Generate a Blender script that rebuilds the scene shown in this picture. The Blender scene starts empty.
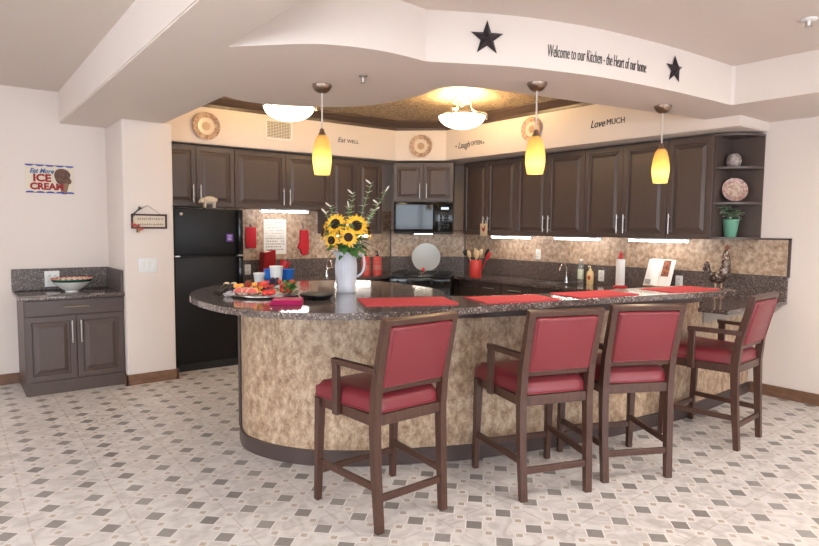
import bpy, bmesh, math, random
from mathutils import Vector, Matrix
random.seed(7)
SC = bpy.context.scene
COL = SC.collection
R_ = math.radians

# ------------------------------------------------------------------ camera
CAM = Vector((-5.86, -6.908, 1.484))
YAW, PITCH, ROLL, FPX = R_(37.63), R_(-4.24), R_(.49), 600.0
fw = Vector((math.sin(YAW) * math.cos(PITCH), math.cos(YAW) * math.cos(PITCH), math.sin(PITCH)))
rt = Vector((math.cos(YAW), -math.sin(YAW), 0)); upv = rt.cross(fw)
rt2 = rt * math.cos(ROLL) + upv * math.sin(ROLL); up2 = -rt * math.sin(ROLL) + upv * math.cos(ROLL)
cd = bpy.data.cameras.new('camera'); cd.sensor_width = 36.0; cd.lens = FPX / 819 * 36.0; cd.clip_start = .05
cam = bpy.data.objects.new('camera', cd); COL.objects.link(cam)
cam.matrix_world = Matrix(((rt2.x, up2.x, -fw.x, CAM.x), (rt2.y, up2.y, -fw.y, CAM.y), (rt2.z, up2.z, -fw.z, CAM.z), (0, 0, 0, 1)))
SC.camera = cam

# ------------------------------------------------------------------ world, exposure, large lights
SC.view_settings.view_transform = 'Standard'; SC.view_settings.look = 'None'
SC.view_settings.gamma = 1.0; SC.view_settings.use_curve_mapping = False
SC.view_settings.exposure = .31
w = bpy.data.worlds.new('world'); SC.world = w; w.use_nodes = True
w.node_tree.nodes['Background'].inputs[0].default_value = (.85, .92, 1, 1)
w.node_tree.nodes['Background'].inputs[1].default_value = .5

DAY, DAY_STRENGTH = (.80, .90, 1.0), 8.4      # the daylit window panes of the dining room, built with its walls
FILL_LAMPS = ((-7.4, -4.7, 15), (-7.6, -6.6, 25), (-5.0, -8.6, 25), (-2.2, -8.2, 22), (-3.2, -6.2, 24), (-1.8, -6.6, 10))   # unseen ceiling lamps added as fill light: x, y, watts
FILL_COLOR = (1.0, .90, .80)

# ------------------------------------------------------------------ helpers
def link(name, me, parent=None):
    o = bpy.data.objects.new(name, me); COL.objects.link(o)
    if parent is not None: o.parent = parent
    return o
def thing(name, label, cat, loc=(0, 0, 0), rz=0, group=None):
    o = bpy.data.objects.new(name, None); COL.objects.link(o); o.empty_display_size = .05
    o.location = loc; o.rotation_euler = (0, 0, rz)
    return tag(o, label, cat, group)
def tag(o, label, cat, group=None):
    o['label'] = label; o['category'] = cat
    if group: o['group'] = group
    return o
def obj(name, bm, m, parent=None, smooth=35, label=None, keep=False):
    me = bpy.data.meshes.new(name)
    if not keep: bmesh.ops.recalc_face_normals(bm, faces=bm.faces)
    bm.to_mesh(me); bm.free(); me.materials.append(m)
    if smooth:
        me.shade_smooth(); me.set_sharp_from_angle(angle=R_(smooth))
    o = link(name, me, parent)
    if label: o['label'] = label
    return o
def struct(name, bm, m, smooth=0):
    o = obj(name, bm, m, None, smooth); o['kind'] = 'structure'; return o
def B(): return bmesh.new()
def box(bm, x0, x1, y0, y1, z0, z1, bev=0, seg=2, M=None):
    c = [(x, y, z) for x in (x0, x1) for y in (y0, y1) for z in (z0, z1)]
    v = [bm.verts.new(p) for p in c]
    fs = [bm.faces.new([v[i] for i in q]) for q in ((0, 1, 3, 2), (4, 6, 7, 5), (0, 4, 5, 1), (2, 3, 7, 6), (0, 2, 6, 4), (1, 5, 7, 3))]
    geo = set(v)
    if bev:
        es = list({e for f in fs for e in f.edges})
        r = bmesh.ops.bevel(bm, geom=es, offset=bev, segments=seg, profile=.5, affect='EDGES')
        geo = set(r['verts']) | {x for x in v if x.is_valid}
    if M is not None:
        bmesh.ops.transform(bm, matrix=M, verts=[x for x in geo if x.is_valid])
    return bm
def bar(bm, p0, p1, wd, dp, ref=(0, 1, 0), bev=.003, wd1=None, dp1=None):
    # square bar from p0 to p1; wd along the side axis, dp along ref; may taper
    p0 = Vector(p0); p1 = Vector(p1); a = (p1 - p0).normalized(); r = Vector(ref)
    r = (r - a * r.dot(a)).normalized(); s = a.cross(r)
    wd1 = wd1 or wd; dp1 = dp1 or dp
    v = []
    for p, ww, dd in ((p0, wd, dp), (p1, wd1, dp1)):
        for i, j in ((-1, -1), (1, -1), (1, 1), (-1, 1)):
            v.append(bm.verts.new(p + s * (i * ww / 2) + r * (j * dd / 2)))
    fs = [bm.faces.new([v[i] for i in q]) for q in ((0, 1, 2, 3), (7, 6, 5, 4), (0, 4, 5, 1), (1, 5, 6, 2), (2, 6, 7, 3), (3, 7, 4, 0))]
    if bev:
        bmesh.ops.bevel(bm, geom=list({e for f in fs for e in f.edges}), offset=bev, segments=1, affect='EDGES')
    return bm
def tube(bm, pts, r, seg=8, caps=True, closed=False):
    pts = [Vector(p) for p in pts]; n = len(pts)
    rs = r if isinstance(r, (list, tuple)) else [r] * n
    rings = []; prev = None
    for i, p in enumerate(pts):
        if closed: t = (pts[(i + 1) % n] - pts[i - 1])
        else: t = pts[min(i + 1, n - 1)] - pts[max(i - 1, 0)]
        t.normalize()
        if prev is None:
            a = Vector((0, 0, 1)) if abs(t.z) < .9 else Vector((1, 0, 0))
        else: a = prev
        a = (a - t * a.dot(t)).normalized(); prev = a; b = t.cross(a)
        rings.append([bm.verts.new(p + (a * math.cos(k * 2 * math.pi / seg) + b * math.sin(k * 2 * math.pi / seg)) * rs[i]) for k in range(seg)])
    for i in range(n if closed else n - 1):
        A, C = rings[i], rings[(i + 1) % n]
        for k in range(seg): bm.faces.new((A[k], A[(k + 1) % seg], C[(k + 1) % seg], C[k]))
    if caps and not closed:
        bm.faces.new(rings[0][::-1]); bm.faces.new(rings[-1])
    return bm
def lathe(bm, prof, seg=24, c=(0, 0, 0), M=None, caps=True):
    rings = []; allv = []
    for r, z in prof:
        if r < 1e-5: ring = [bm.verts.new((c[0], c[1], c[2] + z))]
        else: ring = [bm.verts.new((c[0] + r * math.cos(k * 2 * math.pi / seg), c[1] + r * math.sin(k * 2 * math.pi / seg), c[2] + z)) for k in range(seg)]
        rings.append(ring); allv += ring
    for A, C in zip(rings, rings[1:]):
        for k in range(seg):
            k2 = (k + 1) % seg
            if len(A) == 1 and len(C) == 1: continue
            if len(A) == 1: bm.faces.new((A[0], C[k2], C[k]))
            elif len(C) == 1: bm.faces.new((A[k], A[k2], C[0]))
            else: bm.faces.new((A[k], A[k2], C[k2], C[k]))
    if caps:
        if len(rings[0]) > 1: bm.faces.new(rings[0][::-1])
        if len(rings[-1]) > 1: bm.faces.new(rings[-1])
    if M is not None: bmesh.ops.transform(bm, matrix=M, verts=allv)
    return bm
def prism(bm, poly, z0, z1, bev=0, seg=2):
    a = [bm.verts.new((x, y, z0)) for x, y in poly]; b = [bm.verts.new((x, y, z1)) for x, y in poly]
    n = len(poly)
    f0 = bm.faces.new(a[::-1]); f1 = bm.faces.new(b)
    for i in range(n): bm.faces.new((a[i], a[(i + 1) % n], b[(i + 1) % n], b[i]))
    if bev:
        bmesh.ops.bevel(bm, geom=list(f0.edges) + list(f1.edges), offset=bev, segments=seg, affect='EDGES')
    return bm
def ball(bm, c, r, seg=12, M=None):
    if not isinstance(r, (tuple, list)): r = (r, r, r)
    q = bmesh.ops.create_uvsphere(bm, u_segments=seg, v_segments=max(6, seg // 2 + 2), radius=1)
    T = Matrix.Translation(c) @ (M or Matrix.Identity(4)) @ Matrix.Diagonal((*r, 1))
    bmesh.ops.transform(bm, matrix=T, verts=q['verts'])
    return bm
def spline(pts, n=6, closed=False):
    out = []; N = len(pts); P = [Vector(p) for p in pts]
    for i in range(N if closed else N - 1):
        if closed: p0, p1, p2, p3 = P[i - 1], P[i], P[(i + 1) % N], P[(i + 2) % N]
        else: p0, p1, p2, p3 = P[max(i - 1, 0)], P[i], P[i + 1], P[min(i + 2, N - 1)]
        for k in range(n):
            t = k / n
            out.append(.5 * ((2 * p1) + (p2 - p0) * t + (2 * p0 - 5 * p1 + 4 * p2 - p3) * t * t + (3 * p1 - p0 - 3 * p2 + p3) * t ** 3))
    if not closed: out.append(P[-1])
    return [tuple(p) for p in out]
def panel_door(bm, x0, x1, z0, z1, yf, th=.02, flat=False):
    # raised panel door leaf; front faces -y at yf
    rings = [(0, .002), (.002, 0), (.048, 0), (.055, .013), (.066, .013), (.098, .001)]
    if flat: rings = [(0, .002), (.002, 0), (.012, 0)]
    V = []
    for ins, d in rings:
        V.append([bm.verts.new((x, yf + d, z)) for x, z in ((x0 + ins, z0 + ins), (x1 - ins, z0 + ins), (x1 - ins, z1 - ins), (x0 + ins, z1 - ins))])
    bk = [bm.verts.new((x, yf + th, z)) for x, z in ((x0, z0), (x1, z0), (x1, z1), (x0, z1))]
    for A, C in zip([bk] + V, V):
        for k in range(4): bm.faces.new((A[k], A[(k + 1) % 4], C[(k + 1) % 4], C[k]))
    bm.faces.new(V[-1]); bm.faces.new(bk[::-1])
    return bm
def bar_pull(x, z, yf, L, vert=True, r=.006, off=.03):
    bm = B()
    d = (0, 0, L / 2) if vert else (L / 2, 0, 0)
    c = Vector((x, yf - off, z)); d = Vector(d)
    tube(bm, [c - d, c + d], r, 8)
    for s in (-.7, .7):
        p = c + d * s; tube(bm, [p, p + Vector((0, off, 0))], r * .8, 6)
    return bm
def copy_tree(o, parent=None):
    c = o.copy(); COL.objects.link(c)
    if parent is not None: c.parent = parent
    for ch in list(o.children): copy_tree(ch, c)
    return c
def text_mesh(body, size, shear=0, squeeze=1.0, thin=0):
    cu = bpy.data.curves.new('lettering', 'FONT'); cu.body = body; cu.size = size; cu.shear = shear
    cu.align_x = 'LEFT'; cu.extrude = .0015; cu.resolution_u = 3; cu.offset = thin
    t = bpy.data.objects.new('lettering', cu); COL.objects.link(t)
    bpy.context.view_layer.update()
    me = bpy.data.meshes.new_from_object(t.evaluated_get(bpy.context.evaluated_depsgraph_get()))
    bpy.data.objects.remove(t); bpy.data.curves.remove(cu)
    for v in me.vertices: v.co.x *= squeeze
    return me
def text_width(me): return max(v.co.x for v in me.vertices)
def text_on(name, body, size, x, z, y, m, parent, width=None, shear=0, extra=0):
    # upright lettering in the parent's x/z plane facing -y
    me = text_mesh(body, size, shear, thin=extra)
    if width:
        k = width / text_width(me)
        for v in me.vertices: v.co.x *= k
    for v in me.vertices:
        a, b, c = v.co; v.co = (x + a, y - c, z + b)
    me.materials.clear(); me.materials.append(m); me.name = name
    return link(name, me, parent)

# ------------------------------------------------------------------ materials
def newmat(name):
    m = bpy.data.materials.new(name); m.use_nodes = True
    nt = m.node_tree; return m, nt, nt.nodes['Principled BSDF']
def mat(name, col, rough=.5, metal=0, spec=.5, bump=None, coat=0, trans=0, ior=1.45, var=0):
    m, nt, p = newmat(name)
    p.inputs['Base Color'].default_value = (*col, 1); p.inputs['Roughness'].default_value = rough
    p.inputs['Metallic'].default_value = metal; p.inputs['Specular IOR Level'].default_value = spec
    p.inputs['Coat Weight'].default_value = coat; p.inputs['Transmission Weight'].default_value = trans
    p.inputs['IOR'].default_value = ior
    if bump or var:
        tc = nt.nodes.new('ShaderNodeTexCoord'); n = nt.nodes.new('ShaderNodeTexNoise')
        n.inputs['Scale'].default_value = bump[0] if bump else 6; n.inputs['Detail'].default_value = 4
        nt.links.new(tc.outputs['Object'], n.inputs['Vector'])
        if bump:
            b = nt.nodes.new('ShaderNodeBump'); b.inputs['Strength'].default_value = bump[1]; b.inputs['Distance'].default_value = bump[2]
            nt.links.new(n.outputs[0], b.inputs['Height']); nt.links.new(b.outputs[0], p.inputs['Normal'])
        if var:
            r = nt.nodes.new('ShaderNodeValToRGB'); e = r.color_ramp.elements
            e[0].position = .3; e[0].color = (*[c * (1 - var) for c in col], 1); e[1].position = .7; e[1].color = (*[min(1, c * (1 + var)) for c in col], 1)
            nt.links.new(n.outputs[0], r.inputs[0]); nt.links.new(r.outputs[0], p.inputs['Base Color'])
    return m
def noise_mat(name, stops, scale, detail=6, rough=.5, stretch=(1, 1, 1), metal=0, spec=.5, distort=0, speck=None, bump=0, coat=0, grain=.72):
    m, nt, p = newmat(name); L = nt.links.new
    p.inputs['Roughness'].default_value = rough; p.inputs['Metallic'].default_value = metal
    p.inputs['Specular IOR Level'].default_value = spec; p.inputs['Coat Weight'].default_value = coat; p.inputs['Coat Roughness'].default_value = .05
    tc = nt.nodes.new('ShaderNodeTexCoord'); mp = nt.nodes.new('ShaderNodeMapping'); mp.inputs['Scale'].default_value = stretch
    L(tc.outputs['Object'], mp.inputs['Vector'])
    n = nt.nodes.new('ShaderNodeTexNoise'); n.inputs['Scale'].default_value = scale; n.inputs['Detail'].default_value = detail
    n.inputs['Roughness'].default_value = grain; n.inputs['Distortion'].default_value = distort
    L(mp.outputs[0], n.inputs['Vector'])
    r = nt.nodes.new('ShaderNodeValToRGB'); e = r.color_ramp.elements
    while len(e) < len(stops): e.new(.5)
    for el, (pos, c) in zip(e, stops): el.position = pos; el.color = (*c, 1)
    L(n.outputs[0], r.inputs[0]); out = r.outputs[0]
    if speck:
        sc, th, c = speck
        v = nt.nodes.new('ShaderNodeTexVoronoi'); v.inputs['Scale'].default_value = sc; L(mp.outputs[0], v.inputs['Vector'])
        sep = nt.nodes.new('ShaderNodeSeparateColor'); L(v.outputs['Color'], sep.inputs[0])
        g = nt.nodes.new('ShaderNodeMath'); g.operation = 'GREATER_THAN'; g.inputs[1].default_value = th; L(sep.outputs[0], g.inputs[0])
        mx = nt.nodes.new('ShaderNodeMix'); mx.data_type = 'RGBA'; L(g.outputs[0], mx.inputs[0]); L(out, mx.inputs[6]); mx.inputs[7].default_value = (*c, 1)
        out = mx.outputs[2]
    L(out, p.inputs['Base Color'])
    if bump:
        b = nt.nodes.new('ShaderNodeBump'); b.inputs['Strength'].default_value = bump; b.inputs['Distance'].default_value = .01
        L(n.outputs[0], b.inputs['Height']); L(b.outputs[0], p.inputs['Normal'])
    return m
def glow(name, col, strength, base=(1, 1, 1)):
    m, nt, p = newmat(name)
    p.inputs['Base Color'].default_value = (*base, 1); p.inputs['Emission Color'].default_value = (*col, 1)
    p.inputs['Emission Strength'].default_value = strength; p.inputs['Roughness'].default_value = .4
    return m

def translucent(name, col, through, amount):
    # thin coloured lamp glass lit by the bulb inside it
    m, nt, p = newmat(name); L = nt.links.new
    p.inputs['Base Color'].default_value = (*col, 1); p.inputs['Roughness'].default_value = .25
    t = nt.nodes.new('ShaderNodeBsdfTranslucent'); t.inputs[0].default_value = (*through, 1)
    mx = nt.nodes.new('ShaderNodeMixShader'); mx.inputs[0].default_value = amount
    L(p.outputs[0], mx.inputs[1]); L(t.outputs[0], mx.inputs[2]); L(mx.outputs[0], nt.nodes['Material Output'].inputs[0])
    return m
PAINT = mat('wall_paint', (.76, .665, .605), .75, bump=(60, .05, .002))
CEIL = mat('ceiling_paint', (.69, .60, .54), .8, bump=(60, .05, .002))
ESPRESSO = noise_mat('espresso_wood', [(.3, (.076, .049, .041)), (.7, (.090, .060, .050))], 6, 5, .40, (14, 14, 1), spec=.6)
GRANITE = noise_mat('brown_granite', [(.32, (.022, .016, .015)), (.45, (.075, .055, .049)), (.56, (.14, .107, .096)), (.70, (.30, .24, .215))], 75, 8, .13, spec=.55, speck=(150, .93, (.34, .28, .25)), coat=.35)
HONED = noise_mat('honed_brown_granite', [(.32, (.022, .016, .015)), (.45, (.075, .055, .049)), (.56, (.14, .107, .096)), (.70, (.30, .24, .215))], 75, 8, .34, spec=.4, speck=(150, .93, (.34, .28, .25)))
MOTTLE = noise_mat('mottled_laminate', [(.32, (.14, .078, .043)), (.44, (.32, .195, .118)), (.54, (.52, .375, .25)), (.68, (.72, .575, .425))], 17, 12, .45, (1.2, 1.2, .85), distort=.1, grain=.82)
MOTTLE2 = noise_mat('mottled_splash_laminate', [(.30, (.17, .105, .07)), (.43, (.36, .235, .155)), (.55, (.54, .395, .285)), (.70, (.72, .575, .45))], 22, 12, .4, (1, 1, 1), distort=.1)
WALNUT = noise_mat('walnut_wood', [(.3, (.045, .018, .012)), (.7, (.10, .044, .029))], 8, 6, .34, (10, 10, 1.2), spec=.5)
LEATHER = mat('red_leather', (.20, .026, .034), .34, bump=(220, .12, .002), spec=.5, var=.06)
OAK = noise_mat('brown_baseboard_wood', [(.3, (.13, .062, .035)), (.7, (.24, .125, .075))], 4, 6, .4, (2, 2, 10))
DARKTRIM = mat('dark_brown_trim', (.075, .05, .045), .4)
FRIDGE = mat('black_textured_enamel', (.006, .005, .005), .36, bump=(240, .5, .003), spec=.4)
BLACK = mat('black_gloss', (.010, .010, .011), .12)
BLACKM = mat('black_matte', (.016, .016, .017), .5)
NICKEL = mat('brushed_nickel', (.46, .41, .37), .3, 1)
STEEL = mat('brushed_steel', (.52, .48, .44), .28, 1)
CHROME = mat('chrome', (.8, .8, .8), .08, 1)
BRONZE = mat('bronze_metal', (.30, .22, .17), .3, 1)
WHITE = mat('white_plastic', (.80, .79, .77), .4)
PAPER = mat('white_paper', (.82, .80, .77), .8)
RED = mat('red_cloth', (.53, .055, .065), .85, bump=(300, .5, .003))
REDPL = mat('red_glaze', (.62, .03, .04), .3)
REDMITT = mat('red_quilted_cloth', (.52, .018, .03), .8, bump=(70, .5, .004))
BLUE = mat('blue_plastic', (.02, .16, .60), .3)
INK = mat('black_vinyl', (.025, .022, .022), .6)
GREEN = mat('leaf_green', (.06, .17, .035), .5, var=.4)
DGREEN = mat('dark_leaf_green', (.035, .10, .03), .45, var=.4)
PALEGREEN = mat('pale_sage_green', (.58, .60, .47), .6, var=.25)
YELLOW = noise_mat('sunflower_yellow', [(.35, (.80, .36, .008)), (.65, (.92, .58, .03))], 30, 3, .5)
SEED = mat('sunflower_disc_brown', (.035, .015, .008), .8, bump=(160, 1, .004))
MELON = mat('watermelon_red', (.72, .07, .05), .35, var=.25)
STRAW = mat('strawberry_red', (.62, .02, .02), .3, bump=(200, .4, .002))
CANTA = mat('cantaloupe_orange', (.86, .36, .07), .4, var=.15)
BERRY = mat('dark_berry', (.025, .012, .03), .3)
MAGENTA = mat('magenta_paper', (.42, .01, .10), .6)
GALV = mat('pale_galvanised_enamel', (.50, .51, .56), .35, var=.08)
SHADEGLOW = None
# ------------------------------------------------------------------ floor pattern
def floor_material():
    m, nt, p = newmat('pinwheel_tile_floor'); L = nt.links.new
    P = .209; X0, Y0 = -4.44, -4.384
    tc = nt.nodes.new('ShaderNodeTexCoord'); sp = nt.nodes.new('ShaderNodeSeparateXYZ'); L(tc.outputs['Object'], sp.inputs[0])
    def M(op, a, b=None, c=None):
        n = nt.nodes.new('ShaderNodeMath'); n.operation = op
        for i, v in enumerate((a, b, c)):
            if v is None: continue
            if isinstance(v, (int, float)): n.inputs[i].default_value = v
            else: L(v, n.inputs[i])
        return n.outputs[0]
    def axis(s, o):
        u = M('DIVIDE', M('SUBTRACT', s, o), P)
        idx = M('FLOOR', M('ADD', u, .5))
        f = M('MULTIPLY', M('ABSOLUTE', M('SUBTRACT', u, idx)), P)          # distance to the nearest grey tile
        g = M('SUBTRACT', P / 2, f)                                         # distance to the mid line
        half = M('ABSOLUTE', M('SUBTRACT', M('FRACT', M('ADD', M('DIVIDE', u, 2), .25)), .5))
        return idx, f, g, M('MULTIPLY', half, 2 * P)
    ix, fx, gx, sx = axis(sp.outputs[0], X0); iy, fy, gy, sy = axis(sp.outputs[1], Y0)
    d0 = M('ADD', fx, fy); d1 = M('MINIMUM', M('ADD', gx, fy), M('ADD', fx, gy))
    n = nt.nodes.new('ShaderNodeTexNoise'); n.inputs['Scale'].default_value = 7; n.inputs['Detail'].default_value = 10; n.inputs['Distortion'].default_value = 1.8
    L(tc.outputs['Object'], n.inputs['Vector'])
    cr = nt.nodes.new('ShaderNodeValToRGB'); e = cr.color_ramp.elements
    e[0].position = .3; e[0].color = (.56, .515, .49, 1); e[1].position = .62; e[1].color = (.76, .725, .70, 1)
    L(n.outputs[0], cr.inputs[0]); col = cr.outputs[0]
    cmb = nt.nodes.new('ShaderNodeCombineXYZ'); L(ix, cmb.inputs[0]); L(iy, cmb.inputs[1])
    wn = nt.nodes.new('ShaderNodeTexWhiteNoise'); L(cmb.outputs[0], wn.inputs['Vector'])
    def mix(fac, a, b):
        k = nt.nodes.new('ShaderNodeMix'); k.data_type = 'RGBA'; L(fac, k.inputs[0])
        for i, v in ((6, a), (7, b)):
            if isinstance(v, tuple): k.inputs[i].default_value = (*v, 1)
            else: L(v, k.inputs[i])
        return k.outputs[2]
    diag = M('LESS_THAN', M('ABSOLUTE', M('SUBTRACT', M('ABSOLUTE', M('SUBTRACT', fx, fy)), .0655)), .0042)
    seam = M('MAXIMUM', M('LESS_THAN', sx, .004), M('LESS_THAN', sy, .004))
    col = mix(M('MULTIPLY', seam, .45), col, (.42, .36, .315))
    GROUT = (.82, .785, .76)
    col = mix(M('MULTIPLY', diag, .65), col, GROUT)
    col = mix(M('LESS_THAN', d1, .030), col, GROUT); col = mix(M('LESS_THAN', d0, .063), col, GROUT)
    tan = mix(wn.outputs[0], (.47, .38, .30), (.60, .52, .45)); col = mix(M('LESS_THAN', d1, .022), col, tan)
    n2 = nt.nodes.new('ShaderNodeTexNoise'); n2.inputs['Scale'].default_value = 40; L(tc.outputs['Object'], n2.inputs['Vector'])
    gf = M('MULTIPLY_ADD', n2.outputs[0], .5, M('MULTIPLY', wn.outputs[0], .55))
    grey = mix(gf, (.20, .182, .168), (.37, .345, .325)); col = mix(M('LESS_THAN', d0, .054), col, grey)
    L(col, p.inputs['Base Color']); p.inputs['Roughness'].default_value = .38
    return m
struct('floor', box(B(), -10, .1, -11.6, .1, -.06, 0), floor_material())

# ------------------------------------------------------------------ walls and ceilings
ZM, ZB, ZS = 2.75, 2.455, 2.37
struct('wall_kitchen', box(B(), -4.14, .1, 0, .1, 0, 2.95), PAINT)
struct('wall_corner', prism(B(), [(-.88, 0), (0, 0), (0, -.60)], 0, 2.95), PAINT)
struct('wall_right', box(B(), 0, .1, -11.5, 0, 0, 2.95), PAINT)
struct('wall_alcove', box(B(), -10, -4.57, -.25, -.13, 0, 2.95), PAINT)
struct('wall_column', box(B(), -4.57, -4.13, -.95, .05, 0, ZB, .012, 3), PAINT, 30)
SOF = [(-4.14, -.40), (-1.16, -.487), (-.677, -.942), (-.56, -4.55)]
struct('wall_soffit', prism(B(), SOF + [(0, -4.55), (0, 0), (-4.14, 0)], ZS, 2.95, .01), PAINT, 30)
ring_out = spline([(-4.627, -3.657), (-4.336, -3.963), (-4.162, -4.075), (-3.945, -4.135), (-3.77, -4.14), (-3.61, -4.126)], 6)
welcome = spline([(-3.61, -4.126), (-3.204, -4.345), (-2.879, -4.465), (-2.475, -4.565), (-1.908, -4.635), (-1.45, -4.665), (-1.03, -4.68)], 8)
ring_in = spline([(-4.19, -2.46), (-4.03, -2.385), (-3.852, -2.38), (-3.64, -2.441), (-3.47, -2.542), (-3.31, -2.666), (-3.18, -2.83), (-3.11, -3.05), (-3.08, -3.3), (-3.08, -3.47),
                  (-3.11, -3.62), (-3.09, -3.74), (-2.957, -3.83), (-2.72, -3.89), (-2.217, -3.983), (-1.872, -4.035), (-1.381, -4.125), (-.95, -4.20), (-.55, -4.26)], 5)
ring = [(-4.968, -.25), (-4.968, -11.5), (-4.627, -11.5)] + ring_out + welcome[1:] + [(-1.01, -4.70), (-1.0, -11.5), (0, -11.5), (0, -4.24), (-.50, -4.26)] + ring_in[::-1] + [(-4.19, -.25)]
struct('wall_bulkhead', prism(B(), ring, ZB, 2.95, .008), PAINT, 30)
bm = B(); box(bm, -10, -4.85, -11.5, -.2, ZM, ZM + .1)
cf = [(-4.9, -11.5), (-.05, -11.5), (-.05, -4.58), (-1.0, -4.58)] + [(x + .02, y + .09) for x, y in welcome[::-1][1:]] + [(x + .06, y + .09) for x, y in ring_out[::-1][1:]] + [(-4.9, -3.55)]
prism(bm, cf, ZM, ZM + .1); struct('ceiling', bm, CEIL)
TIN = noise_mat('pressed_tin', [(.38, (.06, .038, .02)), (.56, (.55, .42, .28))], 32, 4, .42, metal=.3, distort=1.2, bump=.9)
struct('ceiling.001', box(B(), -4.3, 0, -4.7, 0, 2.87, 2.93), TIN)
def offs(poly, d):
    out = []
    for i, p in enumerate(poly):
        p = Vector(p); ns = []
        for a, b in ((i - 1, i), (i, i + 1)):
            if a < 0 or b >= len(poly): continue
            t = (Vector(poly[b]) - Vector(poly[a])).normalized(); ns.append(Vector((t.y, -t.x)))
        n = sum(ns, Vector((0, 0))).normalized(); out.append(tuple(p + n * d / n.dot(ns[0])))
    return out
prof = [(-.005, 2.755), (.018, 2.755), (.022, 2.785), (.055, 2.81), (.085, 2.845), (.105, 2.85), (.105, 2.872), (-.005, 2.872)]
bm = B(); V = []
for d, z in prof: V.append([bm.verts.new((*p, z)) for p in offs(SOF, d)])
for A, C in zip(V, V[1:] + V[:1]):
    for k in range(len(SOF) - 1): bm.faces.new((A[k], A[k + 1], C[k + 1], C[k]))
struct('trim_1', bm, DARKTRIM)

# walls and windows behind the camera
def wall_with_windows(name, along, fixed, lo, hi, wins, axis):
    bm = B()
    def b(a0, a1, z0, z1):
        if axis == 'x': box(bm, a0, a1, fixed - .1, fixed, z0, z1)
        else: box(bm, fixed - .1, fixed, a0, a1, z0, z1)
    edges = [lo]
    for c in wins: edges += [c - 1.15, c + 1.15]
    edges.append(hi)
    for i in range(0, len(edges), 2): b(edges[i], edges[i + 1], 0, 2.95)
    for c in wins: b(c - 1.15, c + 1.15, 0, .6); b(c - 1.15, c + 1.15, 2.4, 2.95)
    struct(name, bm, PAINT)
wall_with_windows('wall_back', 'x', -11.5, -10, .1, (-8.2, -5.2, -2.2), 'x')
wall_with_windows('wall_left', 'y', -10, -11.5, -.2, (-8.0, -4.5), 'y')
SKYGLOW = glow('daylit_pane', DAY, DAY_STRENGTH, (.05, .05, .05))
for i, x in enumerate((-8.2, -5.2, -2.2)):
    bm = B()
    for a in (-1.15, -.03, 1.09): box(bm, x + a, x + a + .06, -11.56, -11.48, .6, 2.4)
    for z in (.6, 1.47, 2.34): box(bm, x - 1.15, x + 1.15, -11.55, -11.49, z, z + .06)
    w_ = struct('window_%d' % (i + 1), bm, WHITE)
    obj('pane', box(B(), x - 1.12, x + 1.12, -11.60, -11.59, .62, 2.38), SKYGLOW, w_)
for i, y in enumerate((-8.0, -4.5)):
    bm = B()
    for a in (-1.15, -.03, 1.09): box(bm, -10.06, -9.98, y + a, y + a + .06, .6, 2.4)
    for z in (.6, 1.47, 2.34): box(bm, -10.05, -9.99, y - 1.15, y + 1.15, z, z + .06)
    w_ = struct('window_%d' % (i + 4), bm, WHITE)
    obj('pane', box(B(), -10.10, -10.09, y - 1.12, y + 1.12, .62, 2.38), SKYGLOW, w_)

# baseboards
bm = B(); box(bm, -.018, .0, -11.5, -4.50, 0, .10); struct('baseboard_right', bm, OAK)
bm = B(); box(bm, -10, -5.36, -.268, -.25, 0, .10); struct('baseboard_alcove', bm, OAK)
bm = B(); box(bm, -4.588, -4.112, -.968, -.95, 0, .10, .004, 1); box(bm, -4.588, -4.57, -.968, -.86, 0, .10); box(bm, -4.13, -4.112, -.968, -.2, 0, .10); struct('baseboard_column', bm, OAK)

# mottled splash panels on the walls, with their dark edge strips
bm = B(); box(bm, -3.29, -.88, -.012, 0, 1.08, 1.72); struct('trim_2', bm, MOTTLE2)
dv = Vector((.88, -.60)).normalized(); dn = Vector((-dv.y * -1, -dv.x)) if False else Vector((-.60, -.88)).normalized()
dlen = Vector((.88, -.60)).length
bm = B(); Pd = lambda t, o: tuple(Vector((-.88, 0)) + dv * t + dn * o)
prism(bm, [Pd(0, 0), Pd(dlen, 0), Pd(dlen, .012), Pd(0, .012)], 1.08, 1.47); struct('trim_3', bm, MOTTLE2)
bm = B(); box(bm, -.012, 0, -4.765, -.60, 1.08, 1.41); struct('trim_4', bm, MOTTLE2)
bm = B(); box(bm, -.018, 0, -4.785, -4.765, 1.08, 1.425); box(bm, -.018, 0, -4.785, -4.53, 1.41, 1.425); struct('trim_5', bm, DARKTRIM)
bm = B()
for t in (0, dlen):
    prism(bm, [Pd(t - .012, 0), Pd(t + .012, 0), Pd(t + .012, .022), Pd(t - .012, .022)], 1.08, 1.47)
struct('trim_6', bm, DARKTRIM)

# ------------------------------------------------------------------ upper cabinets
def upper_cab(label, loc, rz, width, z0, z1, seams, handles, depth=.335, group='upper kitchen cabinets'):
    # local frame: back wall at y=0, front at -depth-.02, x from 0 to width
    t = thing('upper_cabinet', label, 'cabinet', loc, rz)
    obj('body', box(B(), 0, width, -depth, -.003, z0, z1), ESPRESSO, t)
    for i in range(len(seams) - 1):
        d = obj('door', panel_door(B(), seams[i] + .002, seams[i + 1] - .002, z0 + .004, z1 - .012, -depth - .02), ESPRESSO, t, 20)
        if handles[i] is not None:
            obj('handle', bar_pull(handles[i], z0 + .03 + .11, -depth - .02, .19), STEEL, d)
    return t
ZU, ZT = 1.41, 2.355
upper_cab('dark two-door upper cabinet directly above the refrigerator', (-4.135, 0, 0), 0, .848, 1.70, ZT, [0, .424, .848], [.385, .463])
upper_cab('short dark two-door upper cabinet above the red oven mitts, with a lit tube under it', (-3.285, 0, 0), 0, 1.233, 1.70, ZT, [0, .625, 1.233], [.585, .665])
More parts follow.
